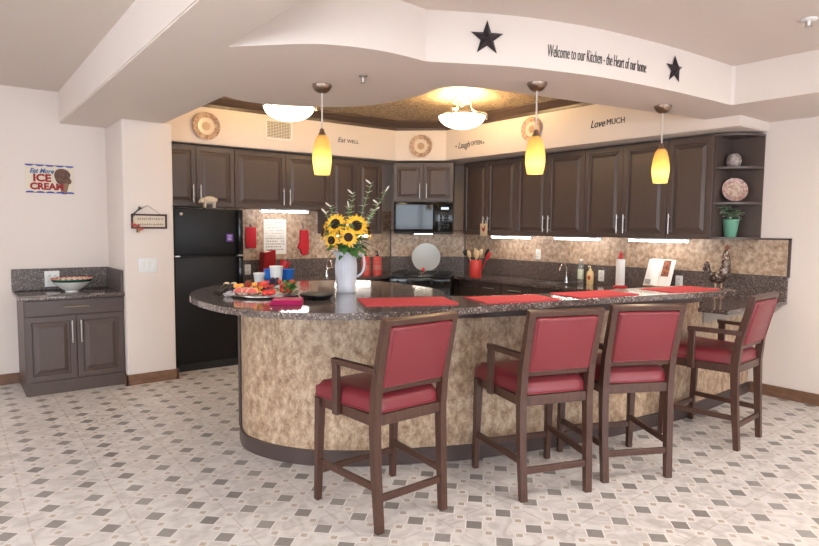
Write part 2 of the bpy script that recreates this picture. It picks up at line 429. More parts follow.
upper_cab('tall dark two-door upper cabinet directly behind the sunflowers', (-2.05, 0, 0), 0, .775, ZU, ZT, [0, .392, .775], [None, None])
R90 = R_(-90)
upper_cab('dark two-door upper cabinet right beside the microwave, with a rooster plaque on its handles', (0, -.94, 0), R90, .939, ZU, ZT, [0, .443, .939], [.405, .48])
upper_cab('dark two-door upper cabinet directly behind the middle pendant lamp', (0, -1.881, 0), R90, .982, ZU, ZT, [0, .478, .982], [.44, .516])
upper_cab('dark two-door upper cabinet directly above the paper towel roll', (0, -2.865, 0), R90, .945, ZU, ZT, [0, .463, .945], [.425, .501])
upper_cab('dark single-door upper cabinet beside the open corner shelf', (0, -3.812, 0), R90, .428, ZU, ZT, [0, .428], [.04])
# cabinet over the microwave, across the corner
DX, DY = -.866, -.714
t = thing('upper_cabinet', 'short dark two-door cabinet directly above the microwave in the corner', 'cabinet', (DX, DY, 0), R_(-45))
obj('body', box(B(), -.395, .395, 0, .30, 1.835, 2.345), ESPRESSO, t)
for s, hx in ((-1, -.045), (1, .045)):
    d = obj('door', panel_door(B(), min(s * .003, s * .393), max(s * .003, s * .393), 1.84, 2.335, -.02), ESPRESSO, t, 20)
    obj('handle', bar_pull(hx, 1.975, -.02, .19), STEEL, d)
# microwave
GLASSB = mat('dark_window_glass', (.010, .012, .016), .06, spec=.4)
t = thing('microwave', 'black microwave hung under the corner cabinet above the range', 'microwave', (DX, DY, 0), R_(-45))
obj('body', box(B(), -.39, .39, -.005, .30, 1.415, 1.832, .006), BLACK, t)
d = obj('door', box(B(), -.388, .185, -.035, -.006, 1.45, 1.828, .006), BLACK, t)
obj('window', box(B(), -.36, .135, -.038, -.035, 1.475, 1.80, .003, 1), GLASSB, d)
bm = B(); tube(bm, [(.155, -.036, 1.50), (.155, -.07, 1.53), (.155, -.075, 1.64), (.155, -.07, 1.75), (.155, -.036, 1.78)], .011, 8); obj('handle', bm, BLACKM, d)
d = obj('control_panel', box(B(), .19, .388, -.035, -.006, 1.45, 1.828, .006), BLACK, t)
bm = B()
for i in range(3):
    for j in range(6): box(bm, .225 + i * .045, .258 + i * .045, -.037, -.034, 1.49 + j * .036, 1.512 + j * .036)
obj('keypad', bm, BLACKM, d)
obj('display', box(B(), .24, .34, -.037, -.034, 1.735, 1.765), glow('clock_display', (.75, .9, 1), .9, (.1, .1, .1)), d, label='small lit clock display')
t2 = obj('cooktop_light', box(B(), -.12, .12, .04, .12, 1.409, 1.4155, .002, 1), glow('cooktop_lamp_lens', (1, .88, .70), 22), t)
obj('vent_strip', box(B(), -.388, .388, -.03, -.006, 1.418, 1.446, .004), BLACKM, t)

# open corner shelf at the end of the run
t = thing('corner_shelf', 'dark open quarter-round corner shelf holding a jar, a plate and a potted plant', 'shelf', (0, -4.24, 0), R90)
def quarter(z0, z1, r=.29, d=.335):
    pl = [(0, 0), (0, -d)] + [(r * math.sin(a), -.02 - (d - .02) * math.cos(a)) for a in [R_(q) for q in range(10, 91, 10)]] + [(r, 0)]
    return prism(B(), [(x, y - .002) for x, y in pl], z0, z1)
obj('back_panel', box(B(), 0, .29, -.014, -.002, ZU, ZT), ESPRESSO, t); obj('side_panel', box(B(), .001, .015, -.335, -.014, ZU, ZT), ESPRESSO, t)

for nm, z in (('bottom_shelf', ZU), ('shelf', 1.725), ('shelf', 2.042), ('top_panel', 2.335)):
    obj(nm, quarter(z, z + .02), ESPRESSO, t)

# under-cabinet lights
TUBE = glow('white_light_tube', (1, .93, .86), 24)
for lab, loc, rz, wd in (('lit light tube under the short cabinet above the white printed sheet', (-2.62, -.25, 1.698), 0, .62),
                         ('lit light tube under the tall cabinet behind the sunflowers', (-1.66, -.25, 1.408), 0, .55),
                         ('lit light tube under the upper cabinet between the rooster plaque and the splash outlet', (-.25, -1.70, 1.408), R90, .66),
                         ('lit light tube above the sink faucet', (-.25, -2.70, 1.408), R90, .62),
                         ('lit light tube under the cabinet above the cookbook stand', (-.25, -3.67, 1.408), R90, .64)):
    t = thing('under_cabinet_light', lab, 'light', loc, rz)
    obj('housing', box(B(), -wd / 2, wd / 2, -.02, .035, -.016, 0), WHITE, t)
    bm = B(); tube(bm, [(-wd / 2 + .01, 0, -.022), (wd / 2 - .01, 0, -.022)], .013, 10); obj('tube', bm, TUBE, t)

# ------------------------------------------------------------------ refrigerator
t = thing('refrigerator', 'black top-freezer refrigerator standing between the wall end and the counter', 'refrigerator', (-3.708, -.74, 0))
obj('body', box(B(), -.358, .358, .07, .70, .04, 1.665, .006), FRIDGE, t)
fz = obj('freezer_door', box(B(), -.36, .36, 0, .065, 1.192, 1.668, .012, 3), FRIDGE, t)
fd = obj('refrigerator_door', box(B(), -.36, .36, 0, .065, .085, 1.176, .012, 3), FRIDGE, t)
def fridge_handle(z0, z1):
    bm = B(); box(bm, .285, .335, -.052, -.03, z0, z1, .008, 2)
    for z in (z0, z1 - .05): box(bm, .29, .33, -.032, .004, z, z + .05, .004, 1)
    return bm
obj('handle', fridge_handle(1.205, 1.655), BLACK, fz); obj('handle', fridge_handle(.70, 1.165), BLACK, fd)
bm = B(); lathe(bm, [(.016, 0), (.016, .004), (.013, .006)], 16, M=Matrix.Translation((-.285, -.0005, 1.61)) @ Matrix.Rotation(R_(90), 4, 'X')); obj('badge', bm, STEEL, fz, label='small round silver badge')
bm = B(); box(bm, -.35, -.30, .01, .06, 1.1775, 1.191); box(bm, .30, .35, .01, .06, 1.1775, 1.191); obj('hinge', bm, STEEL, t, label='small silver hinge plates')
obj('kick_grille', box(B(), -.34, .34, .03, .07, .0, .08), BLACKM, t)
t = tag(obj('magnet', box(B(), -.035, .035, -.004, 0, -.04, .04, .001, 1), mat('purple_magnet', (.13, .055, .30), .5)), 'square purple magnet with pale marks on the freezer door', 'magnet'); t.location = (-3.50, -.742, 1.372)
bm = B()
for k, (a, b) in enumerate(((-.022, .022), (-.016, .02), (-.022, .012), (-.02, .02))): box(bm, a, b, -.0055, -.0035, .018 - k * .014, .024 - k * .014)
obj('printed_lines', bm, mat('lilac_ink', (.62, .55, .75), .5), t)

# ------------------------------------------------------------------ base cabinets on the kitchen walls
def base_cab(label, loc, rz, width, doors, depth=.58, top=.838):
    t = thing('base_cabinet', label, 'cabinet', loc, rz)
    bm = B(); box(bm, 0, width, -depth, -.003, .10, top); box(bm, 0, width, -depth + .06, -.003, 0, .10); obj('body', bm, ESPRESSO, t)
    dw = width / doors
    for i in range(doors):
        dr = obj('drawer', panel_door(B(), i * dw + .003, (i + 1) * dw - .003, .69, .832, -depth - .02, flat=True), ESPRESSO, t, 20)
        obj('handle', bar_pull((i + .5) * dw, .765, -depth - .02, min(.2, dw * .5), False), STEEL, dr)
        d = obj('door', panel_door(B(), i * dw + .003, (i + 1) * dw - .003, .115, .682, -depth - .02), ESPRESSO, t, 20)
        obj('handle', bar_pull((i + .88) * dw if i % 2 == 0 else (i + .12) * dw, .57, -depth - .02, .17), STEEL, d)
    return t
base_cab('dark base cabinet under the rear counter next to the refrigerator', (-3.28, 0, 0), 0, .80, 2)
base_cab('dark base cabinet between the refrigerator-side cabinet and the range', (-2.478, 0, 0), 0, 1.0, 2)
base_cab('dark base cabinet with two drawer pulls under the red utensil crock', (0, -1.14, 0), R90, .75, 2)
base_cab('dark base cabinet below the sink', (0, -1.892, 0), R90, 1.43, 3, top=.685)
base_cab('dark base cabinet below the paper towel roll', (0, -3.324, 0), R90, 1.02, 2)
# ------------------------------------------------------------------ rear countertop, one continuous L with its upstand
Z0C, Z1C = .84, .872
RF = Vector((-1.225, -1.105)); ru = Vector((1, -1)).normalized(); rv = Vector((1, 1)).normalized()   # range front centre, right, back
RW = .40
rlf, rrf = RF - ru * RW, RF + ru * RW; rlb, rrb = rlf + rv * .62, rrf + rv * .62
SX0, SX1, SY0, SY1 = -.50, -.16, -2.78, -2.26            # sink opening
t = thing('countertop', 'brown granite countertop with upstand running round the kitchen walls behind the bar', 'countertop', (0, 0, 0))
bm = B()
prism(bm, [(-3.28, -.003), (-3.28, -.64), (-1.34, -.64), tuple(rlb), tuple(rrb), (-.70, -1.15), (-.66, -1.18), (-.66, SY1), (-.003, SY1), (-.003, -.60), (-.88, -.003)], Z0C, Z1C, .006)
box(bm, SX1, -.003, SY0, SY1, Z0C, Z1C); box(bm, -.66, SX0, SY0, SY1, Z0C, Z1C)
prism(bm, [(-.66, SY0), (-.66, -4.44), (-1.12, -4.45), (-1.12, -4.775), (-.003, -4.775), (-.003, SY0)], Z0C, Z1C, .006)
obj('slab', bm, GRANITE, t, 30)
bm = B(); box(bm, -3.28, -.88, -.024, -.003, Z1C, 1.09, .003, 1)
prism(bm, [Pd(0, .003), Pd(dlen, .003), Pd(dlen, .024), Pd(0, .024)], Z1C, 1.09)
box(bm, -.024, -.003, -4.775, -.60, Z1C, 1.09, .003, 1)
obj('upstand', bm, HONED, t)
bm = B()
v = [bm.verts.new((x, y, z)) for x in (-.012, -.05) for y, z in ((-4.765, .838), (-4.46, .838), (-4.46, .55))]
bm.faces.new(v[:3]); bm.faces.new(v[3:][::-1])
for i in range(3): bm.faces.new((v[i], v[(i + 1) % 3], v[3 + (i + 1) % 3], v[3 + i]))
obj('counter_end_wedge', bm, mat('beige_wedge_paint', (.50, .43, .37), .6), t, label='beige triangular wedge under the counter end')  # plain triangular solid under the counter end, by the right wall
# sink
t = thing('sink', 'stainless undermount sink in the right-hand counter below the faucet', 'sink', ((SX0 + SX1) / 2, (SY0 + SY1) / 2, 0))
hx, hy = (SX1 - SX0) / 2, (SY1 - SY0) / 2
bm = B()
for a in ((-hx, hx, -hy, -hy + .012), (-hx, hx, hy - .012, hy), (-hx, -hx + .012, -hy, hy), (hx - .012, hx, -hy, hy)): box(bm, *a, .70, .868)
box(bm, -hx, hx, -hy, hy, .69, .70); obj('basin', bm, STEEL, t)
bm = B(); lathe(bm, [(.04, .7005), (.04, .706), (.03, .707)], 16); obj('drain', bm, CHROME, t)

def faucet(label, loc, rz, h=.2):
    t = thing('faucet', label, 'faucet', loc, rz)
    bm = B(); lathe(bm, [(.028, 0), (.028, .01), (.018, .02), (.016, .06)], 14); obj('base', bm, CHROME, t)
    pts = [(0, 0, .05), (0, 0, h * .75)] + [(0, -.06 + .06 * math.cos(a), h * .75 + .05 * math.sin(a)) for a in [R_(q) for q in range(30, 181, 30)]] + [(0, -.125, h * .62)]
    bm = B(); tube(bm, pts, .011, 10); obj('spout', bm, CHROME, t)
    bm = B(); tube(bm, [(.0, 0, .05), (.05, 0, .09), (.085, -.01, .10)], [.010, .009, .006], 8); obj('lever', bm, CHROME, t)
    return t
faucet('chrome faucet at the sink on the right-hand counter', (-.10, -2.46, Z1C), R90, .22)
faucet('chrome bar faucet on the rear counter below the red oven mitts', (-1.98, -.12, Z1C), 0, .2)

# ------------------------------------------------------------------ range
t = thing('range', 'black gas range set across the kitchen corner under the microwave', 'range', (RF.x, RF.y, 0), R_(-45))
obj('body', box(B(), -.38, .38, .02, .60, .02, .878, .004), BLACKM, t)
obj('cooktop', box(B(), -.385, .385, .0, .60, .8785, .893, .005), BLACK, t)
d = obj('oven_door', box(B(), -.375, .375, -.03, .018, .22, .76, .008), BLACK, t)
obj('window', box(B(), -.25, .25, -.033, -.03, .36, .62, .004, 1), GLASSB, d)
obj('handle', bar_pull(0, .70, -.03, .62, False, .011, .045), STEEL, d)
obj('control_panel', box(B(), -.38, .38, -.025, .018, .77, .874, .006), BLACK, t)
for x in (-.28, -.15, .15, .28):
    bm = B(); lathe(bm, [(.021, 0), (.021, .012), (.015, .028), (.004, .028)], 14, M=Matrix.Translation((x, -.025, .82)) @ Matrix.Rotation(R_(90), 4, 'X')); obj('knob', bm, BLACKM, t)
obj('drawer', box(B(), -.375, .375, -.02, .018, .05, .21, .006), BLACK, t)
for x in (-.19, .19):
    for y in (.16, .44):
        bm = B(); lathe(bm, [(.045, .893), (.045, .905), (.03, .912), (.0, .912)], 16, (x, y, 0)); obj('burner', bm, BLACKM, t)
for x in (-.19, .19):
    bm = B()
    for k in (-.16, 0, .16): bar(bm, (x + k, .05, .922), (x + k, .55, .922), .012, .014, (0, 0, 1))
    for y in (.05, .16, .30, .44, .55): bar(bm, (x - .165, y, .922), (x + .165, y, .922), .012, .014, (0, 0, 1))
    for y in (.05, .55):
        for k in (-.16, .16): bar(bm, (x + k, y, .893), (x + k, y, .925), .012, .012)
    obj('grate', bm, BLACKM, t)

# ------------------------------------------------------------------ peninsula (raised bar wall) and its granite top
base_pts = spline([(-4.268, -2.93), (-4.310, -3.10), (-4.302, -3.23), (-4.268, -3.35), (-4.215, -3.47), (-4.140, -3.585), (-4.05, -3.68), (-3.86, -3.83), (-3.636, -3.955), (-3.41, -4.07), (-3.232, -4.15),
                   (-2.877, -4.265), (-2.55, -4.35), (-2.209, -4.425), (-1.7, -4.50), (-1.18, -4.54), (-.835, -4.535), (-.4, -4.515), (-.022, -4.49)], 5)
def inset(poly, d):   # offset a polyline towards its left side by d
    out = []
    for i in range(len(poly)):
        a = Vector(poly[max(i - 1, 0)]); b = Vector(poly[min(i + 1, len(poly) - 1)]); tt = (b - a).normalized()
        out.append(tuple(Vector(poly[i]) + Vector((-tt.y, tt.x)) * d))
    return out
isl = thing('peninsula_base', 'curved peninsula wall clad in mottled tan panels with a dark kickboard, under the granite bar', 'bar counter', (-2.5, -4.2, 0))
def loc_(poly): return [(x + 2.5, y + 4.2) for x, y in poly]
back = inset(base_pts, .14)
split = next(i for i, p in enumerate(base_pts) if p[0] > -1.13)
bm = B(); prism(bm, loc_(base_pts[:split + 1] + back[:split + 1][::-1]), .09, 1.0315); prism(bm, loc_(base_pts[split:] + back[split:][::-1]), .09, .836)
obj('cladding', bm, MOTTLE, isl, 25)
kp = inset(base_pts, -.016); bm = B(); prism(bm, loc_(kp + inset(base_pts, .10)[::-1]), 0, .098, .006); obj('kickboard', bm, DARKTRIM, isl, 25, label='dark brown kickboard')
bm = B(); prism(bm, loc_([(-4.283, -2.95), (-4.256, -2.915), (-4.135, -2.885), (-4.125, -2.91), (-4.235, -2.94)]), .098, 1.0315); bar(bm, (-4.275 + 2.5, -2.94 + 4.2, .098), (-4.275 + 2.5, -2.94 + 4.2, 1.0315), .028, .028); obj('end_trim', bm, DARKTRIM, isl, label='dark vertical trim at the rounded end')
rl = inset(base_pts[split + 1:], -.006); bm = B(); prism(bm, loc_(rl + base_pts[split + 1:][::-1]), .742, .836); obj('apron', bm, mat('grey_beige_paint', (.36, .31, .27), .6), isl, label='plain grey beige apron under the low counter')
rl = inset(base_pts[:split + 1], -.02); bm = B(); prism(bm, loc_(rl + inset(base_pts[:split + 1], .08)[::-1]), .922, 1.0315, .003); obj('top_rail', bm, DARKTRIM, isl, label='dark rail under the bar top')

outer = spline([(-4.10, -2.60), (-4.357, -2.689), (-4.526, -2.86), (-4.65, -3.08), (-4.718, -3.28), (-4.744, -3.52), (-4.735, -3.78), (-4.69, -3.97), (-4.63, -4.10), (-4.504, -4.265), (-4.311, -4.415), (-4.077, -4.51),
                (-3.723, -4.585), (-3.309, -4.635), (-2.684, -4.725), (-2.028, -4.86), (-1.53, -4.975), (-1.43, -4.965), (-1.37, -4.86), (-1.375, -4.68), (-1.45, -4.565), (-1.98, -4.465), (-2.405, -4.42), (-2.742, -4.365), (-3.105, -4.26),
                (-3.29, -4.185), (-3.385, -4.10), (-3.38, -4.02), (-3.23, -3.84), (-3.16, -3.60), (-3.145, -3.30), (-3.165, -3.05), (-3.25, -2.86), (-3.42, -2.76), (-3.69, -2.67), (-3.9, -2.60)], 5, True)
HB = 1.067
t = thing('bar_counter', 'raised brown granite bar counter with a wide rounded end, carrying the red placemats', 'counter', (-3.0, -4.0, 0))
obj('slab', prism(B(), [(x + 3, y + 4) for x, y in outer], 1.032, HB, .012, 3), GRANITE, t, 30)

# ------------------------------------------------------------------ bar stools
def make_stool(label):
    t = thing('bar_stool', label, 'bar stool', (0, 0, 0), 0, 'bar stools along the peninsula')
    for s in (-1, 1):
        bm = B(); bar(bm, (s * .256, .245, 0), (s * .252, .225, .578), .034, .034, bev=.003, wd1=.046, dp1=.046); obj('leg', bm, WALNUT, t)
    for s in (-1, 1):
        bm = B()   # rear leg sweeps up into the back post
        prof = [(-.262, 0, .034), (-.240, .30, .042), (-.228, .56, .05), (-.245, .74, .046), (-.322, 1.06, .034)]
        for (y0, z0, d0), (y1, z1, d1) in zip(prof, prof[1:]):
            bar(bm, (s * (.212 if z0 else .206), y0, z0), (s * .212, y1, z1), .040, d0, bev=0, dp1=d1)
        obj('leg', bm, WALNUT, t)
    bm = B()
    box(bm, -.225, .225, .21, .245, .524, .580, .003, 1); box(bm, -.195, .195, -.245, -.212, .524, .580, .003, 1)
    for s in (-1, 1): bar(bm, (s * .240, .23, .552), (s * .214, -.23, .552), .03, .056, (0, 0, 1))
    obj('seat_frame', bm, WALNUT, t)
    # padded seat, a little wider at the front, crowned
    bm = B(); N = 14
    def sec(i, j, top):
        u, v = -1 + 2 * i / N, -1 + 2 * j / N
        # round the plan corners a little and shape the rolled edge
        hw = .205 + .074 * (v + 1) / 2; e = max(abs(u), abs(v)); k = 1 - (max(0, abs(u) - .8) * max(0, abs(v) - .8)) * 1.2
        edge = max(0, (e - .80) / .20); roll = math.sqrt(max(0, 1 - edge ** 2))
        z = .636 + (.028 * roll + .014 * (1 - e * e)) if top else .583
        return (u * hw * k, .015 + v * .247 * k, z)
    G = [[[bm.verts.new(sec(i, j, t_)) for j in range(N + 1)] for i in range(N + 1)] for t_ in (1, 0)]
    for i in range(N):
        for j in range(N):
            bm.faces.new((G[0][i][j], G[0][i + 1][j], G[0][i + 1][j + 1], G[0][i][j + 1])); bm.faces.new((G[1][i][j], G[1][i][j + 1], G[1][i + 1][j + 1], G[1][i + 1][j]))
    rim_ = [(i, 0) for i in range(N)] + [(N, j) for j in range(N)] + [(N - i, N) for i in range(N)] + [(0, N - j) for j in range(N)]
    for (a, b), (c, d) in zip(rim_, rim_[1:] + rim_[:1]): bm.faces.new((G[0][a][b], G[1][a][b], G[1][c][d], G[0][c][d]))
    edge_ = [G[1][a][b].co.copy() + Vector((0, 0, .004)) for a, b in rim_]
    st = obj('seat', bm, LEATHER, t, 60)
    bm = B(); tube(bm, edge_, .0055, 6, closed=True); obj('piping', bm, LEATHER, st)
    # back: rails between the posts, padded panel framed by them
    def by(z): return -.245 - (z - .74) * .241
    bm = B(); bar(bm, (-.23, by(1.043), 1.043), (.23, by(1.043), 1.043), .032, .036, (0, 1, .241)); obj('back_rail', bm, WALNUT, t)
    bm = B(); bar(bm, (-.195, by(.706), .706), (.195, by(.706), .706), .030, .034, (0, 1, .2)); obj('back_rail', bm, WALNUT, t)
    bm = B(); box(bm, -.193, .193, -.032, .032, 0, .312, .014, 3)
    A = Matrix.Translation((0, by(.72), .72)) @ Matrix.Rotation(math.atan(.241), 4, 'X'); bmesh.ops.transform(bm, matrix=A, verts=bm.verts)
    bk = obj('backrest', bm, LEATHER, t, 60)
    bm = B(); tube(bm, [A @ Vector(p) for p in ((-.181, -.031, .012), (.181, -.031, .012), (.181, -.031, .300), (-.181, -.031, .300))], .004, 6, closed=True); obj('piping', bm, LEATHER, bk)
    for s in (-1, 1):
        bm = B(); bar(bm, (s * .262, .045, .525), (s * .262, .045, .800), .028, .046); bar(bm, (s * .262, .075, .803), (s * .222, -.262, .803), .034, .030, (0, 0, 1)); obj('arm', bm, WALNUT, t)
    def st_(p, q, h=.036): 
        bm = B(); bar(bm, p, q, .022, h, (0, 0, 1)); obj('stretcher', bm, WALNUT, t)
    for s in (-1, 1): st_((s * .248, .236, .215), (s * .207, -.246, .215))
    st_((-.225, -.246, .19), (.225, -.246, .19)) if False else st_((-.205, -.25, .165), (.205, -.25, .165))
    st_((-.248, .238, .165), (.248, .238, .165))
    return t
stools = [((-4.040, -4.32), 1, 'red leather bar stool standing alone in front of the pitcher, nearest the rounded bar end'),
          ((-3.138, -4.592), -18.7, 'red leather bar stool second from the pitcher end, partly covering its close neighbour'),
          ((-2.535, -4.748), -26.5, 'red leather bar stool third from the pitcher end, close behind the second one'),
          ((-1.478, -4.846), 4, 'red leather bar stool by the low counter end, nearest the bare wall')]
proto = make_stool(stools[0][2])
for i, (p, a, lab) in enumerate(stools):
    o = proto if i == 0 else copy_tree(proto)
    o.location = (*p, 0); o.rotation_euler = (0, 0, R_(a)); o['label'] = lab

# ------------------------------------------------------------------ left side cabinet
t = thing('side_cabinet', 'low dark two-door cabinet with a granite top, under the ice cream sign', 'cabinet', (-4.97, -.255, 0))
obj('body', box(B(), -.395, .395, -.605, 0, .0, .838), ESPRESSO, t)
obj('plinth', box(B(), -.383, .397, -.617, -.605, 0, .115), ESPRESSO, t)
dr = obj('drawer', panel_door(B(), -.385, .395, .70, .83, -.625, flat=True), ESPRESSO, t, 20); obj('handle', bar_pull(0, .768, -.625, .21, False, .007), STEEL, dr)
for s in (-1, 1):
    d = obj('door', panel_door(B(), min(s * .003, s * .39), max(s * .003, s * .39), .125, .69, -.625), ESPRESSO, t, 20); obj('handle', bar_pull(s * .035, .545, -.625, .20, True, .007), STEEL, d)
obj('top', box(B(), -.43, .395, -.675, 0, .84, Z1C, .006), GRANITE, t)
bm = B(); box(bm, -.43, .395, -.022, 0, Z1C, 1.075, .003, 1); box(bm, .373, .395, -.625, -.022, Z1C, 1.075, .003, 1); obj('upstand', bm, HONED, t)

# ------------------------------------------------------------------ lamps
for x, y, e in FILL_LAMPS:  # out-of-view lamps, added to brighten the room from above
    t = thing('added_ceiling_light', 'unseen square ceiling light added to brighten the dining side of the room', 'light', (x, y, ZM), 0, 'added ceiling lights')
    bm = B()
    for a in ((-.29, .29, -.29, -.25), (-.29, .29, .25, .29), (-.29, -.25, -.25, .25), (.25, .29, -.25, .25)): box(bm, *a, -.03, 0)
    obj('frame', bm, WHITE, t); obj('diffuser', box(B(), -.25, .25, -.25, .25, -.022, -.016), glow('fill_diffuser', FILL_COLOR, e / (.25 * math.pi)), t)
AMBER = translucent('lit_amber_glass', (.92, .72, .36), (1.0, .82, .44), .8)
BULB = glow('lamp_bulb', (1, .88, .66), 15)
def pendant(label, x, y, zc, zt, zb):
    t = thing('pendant_lamp', label, 'lamp', (x, y, zc), 0, 'amber pendant lamps over the bar')
    bm = B(); lathe(bm, [(.066, 0), (.066, -.012), (.05, -.038), (.03, -.052), (.012, -.056)], 24); obj('canopy', bm, BRONZE, t)
    bm = B(); tube(bm, [(0, 0, -.05), (0, 0, zt - zc + .02)], .0055, 8); obj('cord', bm, mat('pale_cord', (.62, .55, .48), .5), t)
    bm = B(); lathe(bm, [(.008, .045), (.014, .04), (.02, .015), (.03, .0), (.03, -.012)], 18, (0, 0, zt - zc)); obj('socket_cap', bm, BRONZE, t)
    H = zt - zb
    prof = [(.030, 0), (.045, -.10), (.058, -.28), (.066, -.5), (.066, -.66), (.060, -.85), (.052, -1.0), (.049, -1.0), (.057, -.85), (.063, -.66), (.063, -.5), (.055, -.28), (.042, -.10), (.028, -.01)]
    bm = B(); lathe(bm, [(r, z * H) for r, z in prof], 32, (0, 0, zt - zc), caps=False); obj('glass_shade', bm, AMBER, t)
    bm = B(); ball(bm, (0, 0, zt - zc - H * .72), .030, 12); obj('bulb', bm, BULB, t)
    l = bpy.data.lights.new('pendant_light', 'SPOT'); l.energy = 15; l.color = (1, .78, .52); l.spot_size = R_(150); l.spot_blend = .6; l.shadow_soft_size = .05
    lo = bpy.data.objects.new('pendant_light', l); COL.objects.link(lo); lo.location = (x, y, zb - .005)
pendant('amber glass pendant lamp over the pitcher end of the bar, near the air vent', -3.792, -3.23, ZB, 2.118, 1.848)
pendant('amber glass pendant lamp in the middle, hiding part of a wall plate', -2.714, -4.197, ZB, 2.105, 1.855)
pendant('amber glass pendant lamp nearest the open corner shelf', -1.388, -4.332, ZB, 2.122, 1.858)

BOWL = glow('lit_white_glass', (1, .84, .58), 5.5)
def bowl_lamp(label, x, y, zr, r=.245):
    t = thing('bowl_ceiling_lamp', label, 'lamp', (x, y, 2.87), 0, 'bowl lamps under the tin ceiling')
    h = zr - 2.87
    bm = B(); lathe(bm, [(.085, 0), (.085, -.012), (.06, -.024), (.02, -.03)], 24); obj('canopy', bm, NICKEL, t)
    bm = B(); lathe(bm, [(.014, -.02), (.014, h + .10)], 14); tube(bm, [(.10 * math.cos(q * math.pi / 12), .10 * math.sin(q * math.pi / 12), h + .145) for q in range(24)], .009, 6, closed=True)
    for q in range(3): tube(bm, [(0, 0, h + .145), (.10 * math.cos(R_(120 * q - 35)), .10 * math.sin(R_(120 * q - 35)), h + .145)], .006, 6)
    obj('stem', bm, NICKEL, t)
    prof = [(r * math.cos(a), -.135 * math.sin(a)) for a in [R_(q) for q in range(0, 91, 9)]]
    bm = B(); lathe(bm, [(max(a, 0), b) for a, b in prof], 32, (0, 0, h), caps=False); obj('glass_bowl', bm, BOWL, t)
    bm = B(); tube(bm, [(r * 1.015 * math.cos(k * math.pi / 16), r * 1.015 * math.sin(k * math.pi / 16), h) for k in range(32)], .008, 6, closed=True); obj('rim', bm, NICKEL, t)
    for k in range(3):
        a = R_(-35 + 120 * k); c, s = math.cos(a), math.sin(a)
        bm = B(); tube(bm, [(c * q, s * q, z) for q, z in spline([(.095, h + .145), (.10, h + .10), (.12, h + .06), (.19, h + .04), (r + .016, h + .03), (r + .018, h - .035)], 4)], .009, 6); obj('arm', bm, NICKEL, t)
    l = bpy.data.lights.new('bowl_light', 'POINT'); l.energy = 42 if x > -2 else 26; l.color = (1, .68, .31); l.shadow_soft_size = .09
    lo = bpy.data.objects.new('bowl_light', l); COL.objects.link(lo); lo.location = (x, y, zr + .05)
bowl_lamp('lit white glass bowl lamp beside the air vent, partly hidden by the bulkhead', -3.144, -1.42, 2.665)
bowl_lamp('lit white glass bowl lamp with curved metal arms in the middle of the tin ceiling', -1.505, -2.142, 2.672)
# ------------------------------------------------------------------ wall decor of the kitchen soffit
aA = math.atan2(-.487 + .40, 2.98); aD = math.atan2(-.942 + .487, .483); aB = math.atan2(-4.55 + .942, .117)
def on_A(x): return (x, -.40 - .0292 * (x + 4.14))
def on_B(y): return (-.677 + .117 * (-.942 - y) / 3.608, y)
PLATE_RIM = noise_mat('brown_plate_rim', [(.35, (.30, .15, .09)), (.6, (.62, .47, .36))], 30, 4, .3)
PLATE_CREAM = mat('cream_glaze', (.68, .57, .45), .25); PLATE_TAN = mat('tan_glaze', (.44, .29, .19), .3)
def disc_part(name, prof, m, parent, M, seg=36):
    bm = B(); lathe(bm, prof, seg, M=M); return obj(name, bm, m, parent)
FACE = Matrix.Rotation(R_(90), 4, 'X')     # local +z of a lathe turns to -y (towards the room)
def wall_plate(label, xy, z, rz, r, tilt=0):
    t = thing('wall_plate', label, 'plate', (*xy, z), rz, 'decorative plates on the soffit')
    T = Matrix.Translation((0, -.006, 0)) @ FACE
    disc_part('rim', [(r * .55, 0), (r * .62, .010), (r * .98, .024), (r, .026), (r, .020), (r * .6, -.004)], PLATE_RIM, t, T)
    disc_part('ring', [(r * .30, .0065), (r * .50, .009), (r * .62, .0115), (r * .62, .002), (r * .30, .002)], PLATE_CREAM, t, T)
    disc_part('centre', [(0, .0075), (r * .31, .0072), (r * .31, 0), (0, 0)], PLATE_TAN, t, T)
wall_plate('round brown and cream plate on the soffit left of the air vent', on_A(-3.62), 2.555, aA, .145)
wall_plate('round brown and cream plate on the soffit straight above the microwave', (-.915, -.715), 2.555, aD, .145)
wall_plate('round brown and cream plate on the soffit partly behind the middle pendant lamp', on_B(-2.35), 2.60, aB, .135)
t = thing('air_vent', 'white square air vent grille on the soffit near the left bowl lamp', 'vent', (*on_A(-2.79), 2.60), aA)
bm = B()
for a in ((-.165, .165, -.112, -.092), (-.165, .165, .092, .112), (-.165, -.145, -.112, .112), (.145, .165, -.112, .112)): box(bm, a[0], a[1], -.012, 0, a[2], a[3])
obj('frame', bm, WHITE, t); obj('backing', box(B(), -.15, .15, -.003, -.0005, -.1, .1), mat('vent_shadow_grey', (.22, .19, .16), .8), t)
bm = B()
for k in range(11): box(bm, -.146, .146, -.010, -.003, -.085 + k * .0168, -.079 + k * .0168)
for k in range(9): box(bm, -.134 + k * .033, -.131 + k * .033, -.009, -.003, -.092, .092)
obj('louvres', bm, mat('grille_cream', (.76, .70, .60), .5), t)

